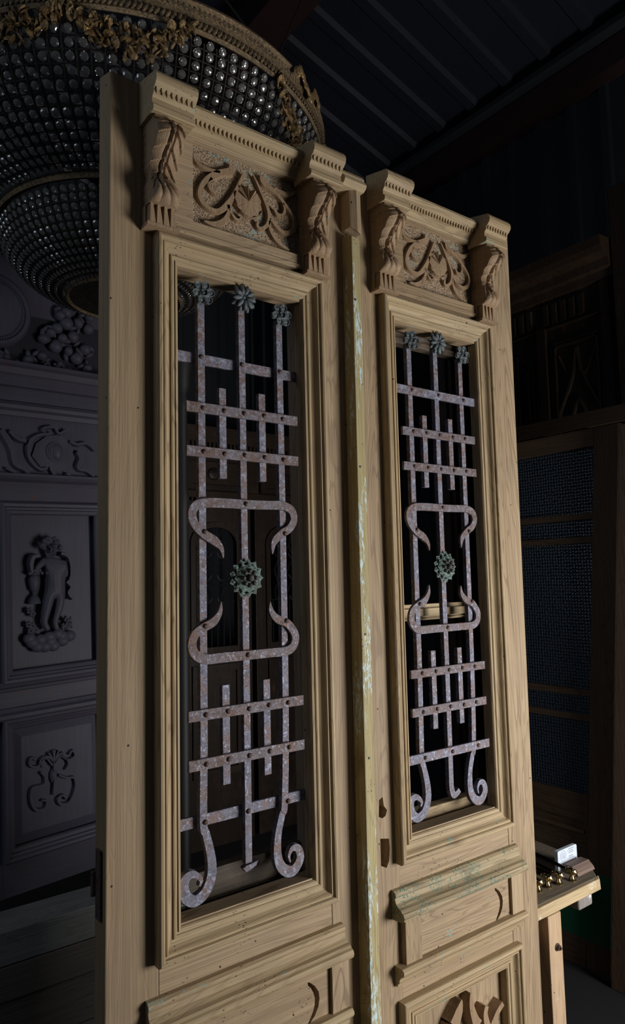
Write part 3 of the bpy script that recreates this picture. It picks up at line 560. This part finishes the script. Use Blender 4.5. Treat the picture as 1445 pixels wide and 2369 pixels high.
# ---------------------------------------------------------------- grey carved doorway far left
GR = Matrix.Rotation(.10, 4, 'Z') @ Matrix.Rotation(-.03, 4, 'Y')
G = thing('grey_carved_doorway', (0, 0, .58), 'grey painted carved wooden doorway with a winged child relief, far left', 'doorway', None, GR, (.1, 1.9, -.3))
XL, XR = -.92, .42
def gb(name, mb, mat='grey', par=None, **k): return obj(name, mb, mat, par or G, **k)
gb('carcass', MB().box(XL, XR, .03, .09, .58, 3.2))
gb('stile', MB().box(XL, XL+.1, 0, .03, .58, 2.40)); gb('stile', MB().box(XR-.085, XR, 0, .03, .58, 2.40)); gb('stile', MB().box(-.32, -.175, 0, .03, .58, 2.40))
for z0, z1 in ((.58, .74), (1.34, 1.50), (2.29, 2.40)): gb('rail', MB().box(XL+.1, XR-.085, .002, .03, z0, z1), 'greyX')
gp = [(0, 0), (0, .030), (.008, .038), (.02, .036), (.026, .026), (.034, .024), (.038, .014), (.05, .010), (.056, .004), (.056, -.01), (0, -.01)]
for x0, x1 in ((-.175, .335), (-.82, -.32)):
    frame(G, 'panel_moulding', x0, x1, 1.49, 2.30, gp, 'grey', 'grey'); frame(G, 'panel_moulding', x0, x1, .73, 1.345, gp, 'grey', 'grey')
    gb('raised_panel', MB().hex([(x0+.05, .02, .79), (x1-.05, .02, .79), (x1-.05, .03, .79), (x0+.05, .03, .79)]+[(x0+.05, .02, 1.29), (x1-.05, .02, 1.29), (x1-.05, .03, 1.29), (x0+.05, .03, 1.29)]).hex([(x0+.09, .004, .83), (x1-.09, .004, .83), (x1-.05, .02, .79), (x0+.05, .02, .79), (x0+.09, .004, 1.25), (x1-.09, .004, 1.25), (x1-.05, .02, 1.29), (x0+.05, .02, 1.29)]))
gb('moulding', MB().moldx([(0, 1.50), (.028, 1.50), (.034, 1.492), (.03, 1.48), (.016, 1.472), (.014, 1.46), (0, 1.455)], XL, XR))
gb('moulding', MB().moldx([(0, 1.385), (.016, 1.385), (.022, 1.37), (.04, 1.36), (.04, 1.345), (.03, 1.335), (0, 1.33)], XL, XR))
gb('moulding', MB().moldx([(0, 2.395), (.012, 2.395), (.03, 2.405), (.04, 2.418), (.04, 2.43), (0, 2.435)], XL, XR))
gb('frieze', MB().box(XL, XR, .005, .03, 2.40, 2.74)); gb('moulding', MB().moldx([(0, 2.70), (.012, 2.70), (.02, 2.72), (.034, 2.73), (.04, 2.745), (.06, 2.755), (0, 2.76)], XL-.03, XR+.03))
gb('cornice_board', MB().moldx([(0, 2.76), (.05, 2.76), (.052, 2.82), (.07, 2.825), (.072, 2.872), (.08, 2.88), (.085, 2.905), (.1, 2.915), (.1, 2.93), (0, 2.94)], XL-.05, XR+.05), 'greyX')
def rel(name, keys, mat='grey', par=None):
    mb = MB()
    for k, w in keys: mb.ribbon(D[k], w, .012, -.022, .55, 5)
    return gb(name, mb, mat, par)
c = D['car']; mb = MB()
for i in range(3): mb.lathe((c[0][0], .002, c[0][1]), [(.052-.008*i, 0), (.050-.008*i, .014+.004*i), (.044-.008*i, .014+.004*i)], 28, 'Y')
mb.ball((c[0][0], -.01, c[0][1]), 1, (.030, .022, .042), 20, 10)
mb.plate([(x, z) for x, z in [(.0, 2.58), (.05, 2.62), (.1, 2.63), (.15, 2.61), (.18, 2.57), (.17, 2.5), (.14, 2.46), (.08, 2.45), (.02, 2.47), (-.02, 2.52)]], -.006, .012)
ca = gb('cartouche', mb, sm=True); rel('cartouche_scrolls', [('carA', .02), ('carB', [.018, .024, .026, .024, .022, .024, .02]), ('carC', .02), ('carD', .022), ('carE', [.03, .04, .03, .024, .02]), ('carF', [.04, .05, .05, .04, .03, .02]), ('carG', .03), ('carH', .018)], par=ca)
# winged child relief: one continuous body
def child():
    me = bpy.data.meshes.new('child_relief'); V = []; E = []; R = []
    def chain(pts, rs, y, start=None):
        prev = start
        for (p, r) in zip(pts, rs): V.append((p[0], y, p[1])); R.append(r); i = len(V)-1; (E.append((prev, i)) if prev is not None else None); prev = i
        return prev
    s_ = D['ch_spine']
    chain([s_[4], s_[3], s_[2], s_[1]], [.040, .044, .042, .018], -.005)           # pelvis first
    chain([s_[0]], [.040], -.012, 3); chain([(s_[0][0], s_[0][1]-.022)], [.026], -.02, 4)
    chain(D['ch_legL'], [.032, .027, .018, .016], -.012, 0); chain(D['ch_legR'], [.032, .025, .017, .015], -.008, 0)
    chain(D['ch_armR'], [.024, .019, .015, .012], -.022, 2); chain(D['ch_armL'], [.022, .015, .012], -.010, 2)
    me.from_pydata(V, E, []); me.materials.append(M['grey']); o = bpy.data.objects.new('child_relief', me); C.objects.link(o)
    sk = o.modifiers.new('skin', 'SKIN'); o.modifiers.new('sub', 'SUBSURF').render_levels = 2
    for i, v in enumerate(me.skin_vertices[0].data): v.radius = (R[i], R[i]*.9); v.use_root = (i == 0)
    o.parent = G; o.matrix_parent_inverse = Matrix.Translation(-Vector(G['base'])); return o
cd = child(); s_ = D['ch_spine']; hx, hz = s_[0]
mb = MB(); random.seed(3)
for i in range(34):
    a = random.uniform(-.3, 3.5); r = random.uniform(.028, .045); mb.ball((hx+r*math.cos(a), -.012-random.random()*.02, hz+.006+r*math.sin(a)*.9), random.uniform(.008, .014), n=7, m=5)
gb('curly_hair', mb, par=cd, sm=True)
fc = MB().ball((hx-.002, -.052, hz-.012), 1, (.006, .009, .010), 8, 6); fc.ball((hx-.012, -.048, hz-.002), .005).ball((hx+.011, -.048, hz-.002), .005).ball((hx-.002, -.046, hz-.028), 1, (.009, .005, .004), 8, 5); gb('face', fc, par=cd, sm=True)
rel('wings', [('ch_wingR', [.02, .03, .04, .03, .012]), ('ch_wingL', [.02, .03, .03, .012])]); rel('drapery', [('ch_drapeR', [.03, .036, .03, .016])])
v = D['ch_vase']; mb = MB().lathe((v[0][0], .01, v[6][1]-.05), [(.001, 0), (.030, 0), (.030, .006), (.022, .028), (.007, .044), (.007, .052), (.018, .064), (.024, .09), (.026, .112), (.018, .128), (.030, .134), (.030, .140), (.001, .142)], 18)
for q in range(7): mb.ball((v[0][0]-.025+.009*q, -.012, v[0][1]+.008+.006*(q % 3)), .009, n=6, m=5)
gb('flower_urn', mb, sm=True)
mb = MB()
for i, (x, z) in enumerate(D['ch_cloud']): mb.ball((x, 0, z), 1, (.031, .022, .026), 12, 8)
gb('cloud_base', mb, sm=True); mb = MB()
for (x, z) in D['ch_grape']:
    for q in range(5): mb.ball((x+random.uniform(-.011, .011), -.002, z+random.uniform(-.011, .011)), .007, n=6, m=5)
for (x, z) in D['ch_flow']:
    for q in range(5): a = q*1.256; mb.ball((x+.009*math.cos(a), 0, z+.009*math.sin(a)), 1, (.008, .008, .008), 6, 5)
gb('grapes_and_blossom', mb, sm=True)
o = MB().ball((D['or1'][1][0], 0, 1.05), 1, (.018, .016, .035), 14, 8); 
for k, w in (('or1', [.03, .012, .012, .02]), ('or2', .014), ('or3', .014), ('or4', .016), ('or5', .016), ('or6', [.012, .016, .018, .018, .02, .02, .022, .02, .016, .014]), ('or7', [.012, .016, .018, .02, .022, .022, .02, .016, .014])): o.ribbon(D[k], w, .01, -.016, .5, 6)
for q in (-.9, -.45, 0, .45, .9): o.ribbon([(D['or1'][1][0], 1.11), (D['or1'][1][0]+.03*math.sin(q), 1.14), (D['or1'][1][0]+.055*math.sin(q), 1.11+.055*math.cos(q))], [.008, .016, .014], .01, -.018, .5, 4)
gb('scroll_ornament', o)
mb = MB(); random.seed(8)
for i, (x, z) in enumerate(D['fruit']):
    r = random.uniform(.022, .034); mb.ball((x, .0, z), 1, (r, .03, r*random.uniform(.85, 1.1)), 12, 9)
    for q in range(2): a = random.uniform(0, 6.28); mb.ball((x+r*1.2*math.cos(a), .008, z+r*1.2*math.sin(a)), 1, (.026, .014, .011), 8, 6, Matrix.Rotation(a, 3, 'Y'))
for (x, z) in D['grapes2']:
    for q in range(7): mb.ball((x+random.uniform(-.018, .018), -.012, z+random.uniform(-.014, .014)), .0085, n=6, m=5)
gb('fruit_carving', mb, sm=True)
gb('pediment_board', MB().plate([(XL, 2.93), (XR+.02, 2.93), (XR+.02, 3.30), (.25, 3.42), (-.18, 3.6), (-.6, 3.42), (XL, 3.2)], .03, .06))
mz = D['medal']; mr = .175; mb = MB().lathe((-.185, .035, mz[0][1]), [(mr, 0), (mr, .03), (mr-.012, .045), (mr-.025, .045), (mr-.03, .034), (mr-.045, .034), (mr-.05, .026), (.001, .03)], 64, 'Y')
for k in range(72): a = k*6.28318/72; mb.ball((-.185+(mr-.038)*math.cos(a), -.002, mz[0][1]+(mr-.038)*math.sin(a)), .0055, n=5, m=4)
gb('medallion', mb, sm=True)

# ---------------------------------------------------------------- boards under the grey doorway
def plank(x0, x1, y0, y1, z0, z1, label, mat, grp='planks under the grey doorway'):
    return tag(obj('plank', MB().box(x0, x1, y0, y1, z0, z1), mat, bev=.004), label, 'plank', grp)
plank(-1.2, .62, 1.60, 1.80, .135, .265, 'grey weathered plank lying directly under the grey carved doorway', 'weather')
zs = [(.0, .131), (-.19, -.004), (-.30, -.194)]; lb = ['darkened plank just below the grey weathered one', 'darkened plank second from the floor at far left', 'lowest darkened plank resting on the floor at far left']
for (z0, z1), l_ in zip(zs, lb): plank(-1.3, .62, 1.60-.03*z0, 1.86, z0, z1, l_, 'plank')

# ---------------------------------------------------------------- things seen through the left opening
mb = MB().lathe((.805, 1.95, FL), [(.05, 0), (.05, .12), (.034, .16), (.034, 2.3), (.04, 2.36), (.03, 2.42), (.03, 2.86), (.04, 2.90), (.03, 2.93), (.045, 2.98), (.05, 3.06), (.06, 3.1), (.06, 3.14)], 20)
tag(obj('turned_column', mb, 'black', sm=True), 'slim black turned column with chipped paint behind the left grille', 'column')
DC = thing('arched_door_pair', (2.0, 3.22, FL), 'dim brown double doors with arched iron windows, seen through the left grille', 'door')
YD = 3.2
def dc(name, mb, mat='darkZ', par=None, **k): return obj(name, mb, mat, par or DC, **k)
def arch(x0, x1, zb_, zs_, n=14):
    r = (x1-x0)/2; c_ = (x0+x1)/2; return [(x0, zb_), (x1, zb_)]+[(c_+r*math.cos(math.pi*i/n), zs_+r*.75*math.sin(math.pi*i/n)) for i in range(n+1)]
for k, x0 in enumerate((1.40, 2.06)):
    x1 = x0+.62; ai = arch(x0+.12, x1-.13, 1.12, 1.90)
    l = dc('leaf', MB().plate([(x0, FL), (x1, FL), (x1, 2.30), (x0, 2.30)], YD, YD+.05, [ai]), bev=.004)
    ao = arch(x0+.09, x1-.10, 1.09, 1.90); dc('arch_moulding', MB().plate(ao, YD-.02, YD, [arch(x0+.13, x1-.14, 1.13, 1.89)]), par=l)
    g = MB(); xa, xb = x0+.12, x1-.13; xm = (xa+xb)/2
    for i in range(1, 7): x = xa+(xb-xa)*i/7; g.tube([(x, YD+.02, 1.12), (x, YD+.02, 1.45)], .005, 5)
    g.tube([(xa, YD+.02, 1.46), (xb, YD+.02, 1.46)], .006, 5)
    for sg in (-1, 1):
        for q in range(3):
            zz = 1.52+.17*q; g.tube([(xm+sg*(.02+.075*(1-math.cos(a))*.6), YD+.02, zz+.07*math.sin(a)) for a in [i*.45 for i in range(14)]], .006, 5)
        g.tube([(xm+sg*.05, YD+.02, 1.46), (xm+sg*.11, YD+.02, 1.7), (xm+sg*.03, YD+.02, 1.9), (xm+sg*.08, YD+.02, 2.05)], .007, 5)
    dc('window_grille', g, 'black', l)
    dc('panel_moulding', MB().plate([(x0+.1, .2), (x1-.1, .2), (x1-.1, 1.0), (x0+.1, 1.0)], YD-.02, YD, [[(x0+.15, .25), (x1-.15, .25), (x1-.15, .95), (x0+.15, .95)]]), par=l)
    dc('top_panel', MB().plate([(x0+.04, 2.30), (x1-.04, 2.30), (x1-.04, 2.56), (x0+.04, 2.56)], YD-.035, YD, [[(x0+.1, 2.34), (x1-.1, 2.34), (x1-.1, 2.52), (x0+.1, 2.52)]]).ball((x0+.3, YD, 2.43), 1, (.06, .02, .05), 10, 8))
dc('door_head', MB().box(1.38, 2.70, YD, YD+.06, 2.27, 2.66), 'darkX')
dt = MB().box(1.36, 2.7, YD-.06, YD, 2.66, 2.78).box(1.36, 2.7, YD-.03, YD, 2.24, 2.29)
x = 1.38
while x < 2.68: dt.box(x, x+.02, YD-.05, YD, 2.62, 2.66); dt.box(x, x+.012, YD-.04, YD, 2.215, 2.24); x += .036
dc('dentil_cornice', dt, 'darkX')

# ---------------------------------------------------------------- right side: glazed door, dark carved doors
XG = 2.29
gd = thing('glazed_door', (XG, .9, FL), 'brown door with blue patterned glass panes and green-painted foot, behind the workbench', 'door')
def ed(z): return .485-.0825*z
def gx(name, ya, yb, za, zb_, mat='darkZ', d0=0, d1=.045, par=gd, mb=None, **k):   # ya, yb measured from the door's near edge
    m_ = (mb or MB()).hex([(XG+d0, ed(za)+ya, za), (XG+d1, ed(za)+ya, za), (XG+d1, ed(za)+yb, za), (XG+d0, ed(za)+yb, za), (XG+d0, ed(zb_)+ya, zb_), (XG+d1, ed(zb_)+ya, zb_), (XG+d1, ed(zb_)+yb, zb_), (XG+d0, ed(zb_)+yb, zb_)])
    return obj(name, m_, mat, par, **k) if name else m_
M['darkY'] = wood('brown_door_wood_level', srgb(112, 90, 72), srgb(96, 76, 60), srgb(56, 42, 32), 'Y', 0, worn=.1, rough=.45)
M['doorZ'] = wood('brown_door_wood', srgb(112, 90, 72), srgb(96, 76, 60), srgb(56, 42, 32), 'Z', 0, worn=.1, rough=.45)
WD = .78
gx('stile', 0, .13, FL, 2.335, 'doorZ', bev=.003); gx('stile', WD-.12, WD, FL, 2.335, 'doorZ', bev=.003)
gx('rail', .131, WD-.121, 2.245, 2.334, 'darkY'); gx('rail', .131, WD-.121, .40, .53, 'darkY'); gx('rail', .131, WD-.121, .17, .40, 'darkY', .012)
gx('rail', .131, WD-.121, FL, -.15, 'darkY')
zz = [.53, .885, .916, 1.007, 1.041, 1.765, 1.797, 1.883, 1.915, 2.245]
for a, b in ((1, 2), (3, 4), (5, 6), (7, 8)): gx('glazing_bar', .131, WD-.121, zz[a], zz[b], 'darkY', .008, .032)
for a, b in ((0, 1), (2, 3), (4, 5), (6, 7), (8, 9)): gx('glass_pane', .131, WD-.121, zz[a], zz[b], 'pane', .018, .022)
gx('panel_moulding', .15, WD-.14, .34, .36, 'darkY', -.004, .012); gx('panel_moulding', .15, WD-.14, .19, .205, 'darkY', -.004, .012)
gx('green_panel', .002, WD-.002, -.16, .17, 'green', -.003, .012)
bk = gx('back_frame', .20, .26, .4, 2.35, 'darkZ', .078, .097); gx('back_bar', .45, .53, .4, 2.35, 'darkZ', .078, .097, par=bk); gx('back_bar', -.04, WD, 1.21, 1.27, 'darkY', .075, .10, par=bk); gx('back_bar', -.04, WD-.06, 2.36, 2.44, 'darkY', .075, .10, par=bk)
nd = tag(gx('door_panel', -.75, -.035, FL, 2.31, 'doorZ', -.06, -.02, None, bev=.003), 'brown door edge at the far right, beside the door with blue glass', 'door')
# tall dark carved doors against the metal wall
KD = thing('dark_carved_doors', (2.55, .75, FL), 'very dark tall carved wooden doors under a cornice, against the metal wall at right', 'door')
def kb(name, x0, x1, ya, yb, za, zb_, mat='darkZ', par=KD, **k): return obj(name, MB().box(x0, x1, ya, yb, za, zb_), mat, par, **k)
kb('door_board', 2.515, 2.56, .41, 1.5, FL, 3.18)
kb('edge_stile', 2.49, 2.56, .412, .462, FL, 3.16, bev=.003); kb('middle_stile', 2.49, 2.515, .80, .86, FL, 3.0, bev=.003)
obj('cornice', MB().loft([[(2.56, y, 3.15), (2.49, y, 3.16), (2.48, y, 3.20), (2.46, y, 3.21), (2.45, y, 3.25), (2.40, y, 3.27), (2.385, y, 3.30), (2.38, y, 3.35), (2.56, y, 3.36)] for y in (.38, 1.5)]), 'darkX', KD)
mb = MB()
for i in range(14):
    y = .56+.055*i
    if i not in (5,): mb.box(2.498, 2.516, y, y+.036, 3.01, 3.13)
mb.box(2.495, 2.516, .47, 1.5, 2.985, 3.0); obj('fluted_band', mb, 'darkZ', KD, bev=.004)
for ya, yb, za, zb_ in ((.47, .78, 1.6, 2.90), (.87, .96, 2.2, 2.82), (1.0, 1.4, 1.6, 2.9)):
    mb = MB()
    for q in range(2):
        a, b, c_, d_ = ya+.02*q, yb-.02*q, za+.02*q, zb_-.02*q; x = 2.50-.004*q
        mb.box(x, 2.516, a, a+.012, c_, d_).box(x, 2.516, b-.012, b, c_, d_).box(x, 2.516, a, b, c_, c_+.012).box(x, 2.516, a, b, d_-.012, d_)
    obj('panel_moulding', mb, 'darkZ', KD)
mb = MB()
for sg in (-1, 1):
    pts = [(.625+sg*u, z) for u, z in ((.0, 2.84), (.02, 2.72), (.06, 2.62), (.12, 2.50), (.135, 2.40), (.10, 2.30), (.05, 2.24))]
    mb.tube([(2.512, y, z) for y, z in pts], .012, 6); mb.tube([(2.512, .625+sg*u, z) for u, z in ((.03, 2.30), (.06, 2.40), (.03, 2.50), (.0, 2.56))], .012, 6)
    mb.tube([(2.512, .625+sg*u, z) for u, z in ((.03, 2.68), (.07, 2.72), (.11, 2.82))], .009, 6)
obj('carved_ogee', mb, 'darkZ', KD, sm=True)
tag(obj('tall_board', MB().box(2.47, 2.53, -.10, .372, FL, 3.62), 'darkZ', bev=.004), 'very tall dark board at the right edge beyond the dark carved doors', 'board')

# ---------------------------------------------------------------- workbench and what is on it
TZ = .47
wb = thing('workbench', (1.25, .4, FL), 'rough pale wooden workbench behind the right door leaf', 'workbench')
top = [(.85, .125), (1.598, .118), (1.622, .135), (1.71, .22), (1.76, .62), (.85, .62)]
obj('bench_top', MB().loft([[(x, y, z) for x, y in top] for z in (TZ-.036, TZ)]), 'benchtop', wb, bev=.003)
obj('front_edging', MB().hex([(.84, .108, TZ-.040), (1.600, .102, TZ-.040), (1.626, .124, TZ-.040), (.84, .124, TZ-.040), (.84, .110, TZ-.001), (1.598, .104, TZ-.001), (1.626, .126, TZ-.001), (.84, .1245, TZ-.001)]), 'bench', wb, bev=.003)
obj('cross_bearer', MB().box(1.478, 1.566, .118, .60, TZ-.088, TZ-.0405), 'whitewash', wb, bev=.006)
obj('bench_leg', MB().box(1.262, 1.338, .10, .165, FL, TZ-.0405), 'benchZ', wb, bev=.003)
obj('bench_leg', MB().box(1.30, 1.37, .52, .59, FL, TZ-.04), 'benchZ', wb, bev=.003); obj('bench_leg', MB().box(.90, .97, .52, .59, FL, TZ-.04), 'benchZ', wb, bev=.003); obj('bench_leg', MB().box(.88, .95, .13, .19, FL, TZ-.04), 'benchZ', wb, bev=.003)
obj('apron_board', MB().plate([(.86, TZ-.12), (1.195, TZ-.13), (1.232, TZ-.10), (1.232, TZ-.0405), (.86, TZ-.0405)], .128, .150), 'benchZ', wb, bev=.002)
obj('side_board', MB().box(1.150, 1.255, .19, .21, FL, TZ-.05), 'darkZ', wb)
obj('bolt', MB().lathe((1.305, .100, .320), [(.013, 0), (.013, .003), (.0001, .003)], 16, 'Y').lathe((1.305, .097, .320), [(.009, 0), (.009, .010), (.004, .010), (.004, .016), (.0001, .016)], 6, 'Y'), 'rivet', wb)
# brass door pulls lying side by side
def pull(x, y, dx, label):
    t = thing('door_pull', (x, y, TZ), label, 'door handle', 'brass door pulls on the workbench'); L_ = .42; d = Vector((dx, 1, 0)).normalized(); zc = TZ+.034
    P = lambda s_: Vector((x, y, zc))+d*s_
    obj('grip_bar', MB().tube([P(.03), P(.05), P(L_-.05), P(L_-.03)], [.0075, .0068, .0068, .0075], 12), 'darkbrass', t, sm=True)
    for e, sg in ((0, 1), (L_, -1)):
        mb = MB(); mb.tube([P(e+sg*s_) for s_ in (-.013, -.009, -.004, .001, .004, .007, .012, .016, .019, .022, .026, .031, .034)], [.001, .0095, .0118, .0095, .0068, .0068, .0105, .0105, .0075, .011, .011, .0075, .009], 14); obj('end_knob', mb, 'brass', t, sm=True)
        c_ = P(e+sg*.010); mb = MB().lathe((c_.x, c_.y, TZ), [(.0155, 0), (.0155, .003), (.0125, .006), (.008, .014), (.0065, .022), (.0075, .034)], 14); obj('foot', mb, 'brass', t, sm=True)
    return t
pull(1.503, .150, .20, 'brass door pull farthest to the right, closest to the white card')
pull(1.440, .165, .18, 'second brass door pull from the white card')
pull(1.388, .176, .16, 'third brass door pull from the white card')
pull(1.333, .178, .14, 'fourth brass door pull from the white card, nearest the carved door')
pull(1.272, .160, .12, 'brass door pull almost hidden behind the right door leaf')
tag(obj('metal_strip', MB().box(1.47, 1.50, .24, .42, TZ+.001, TZ+.006), 'darkbrass'), 'flat dark metal strip lying between the brass pulls', 'metal strip')
tag(obj('moulding_offcut', MB().loft([[(x, .160, TZ+.0005), (x, .166, TZ+.012), (x, .186, TZ+.030), (x, .222, TZ+.030), (x, .226, TZ+.0005)] for x in (1.548, 1.662)]), 'mauve', bev=.002), 'mauve brown wooden moulding offcut on the bench in front of the white card', 'wood offcut')
cdm = MB(); cz0 = TZ+.001; W_, H_ = .128, .074; pts = []
for (ax, az, a0) in ((W_-.008, H_-.008, 0), (.008, H_-.008, 90), (.008, .008, 180), (W_-.008, .008, 270)):
    for q in range(5): a = math.radians(a0+22.5*q); pts.append((ax+.008*math.cos(a), az+.008*math.sin(a)))
CY = .236
cc = obj('price_card', MB().plate([(1.533+x, cz0+z) for x, z in pts], CY, CY+.014), 'card'); tag(cc, 'small white card with a round seal standing on the workbench', 'card')
ik = MB(); sx, sz = 1.533+.036, cz0+.050
ik.plate([(sx+.018*math.cos(i*.2618), sz+.020*math.sin(i*.2618)) for i in range(24)], CY-.0004, CY, [[(sx+.0168*math.cos(i*.2618), sz+.0188*math.sin(i*.2618)) for i in range(24)]])
ik.plate([(sx+.011*math.cos(i*.2618), sz+.012*math.sin(i*.2618)) for i in range(24)], CY-.0004, CY, [[(sx+.010*math.cos(i*.2618), sz+.011*math.sin(i*.2618)) for i in range(24)]])
for i in range(5): ik.box(sx-.007+.0008*i, sx+.007-.0008*i, CY-.0004, CY, sz-.007+.0032*i, sz-.006+.0032*i)
obj('printed_seal', ik, 'ink', cc)
ik = MB()
for i, wv_ in enumerate((.036, .030, .034, .0, .030, .036)):
    if wv_:
        z = cz0+.066-.007*i; ik.box(1.533+.072, 1.533+.072+wv_, CY-.0004, CY, z, z+.0022)
        if i in (1, 5): ik.box(1.533+.064, 1.533+.067, CY-.0004, CY, z, z+.003)
obj('printed_lines', ik, 'ink', cc)
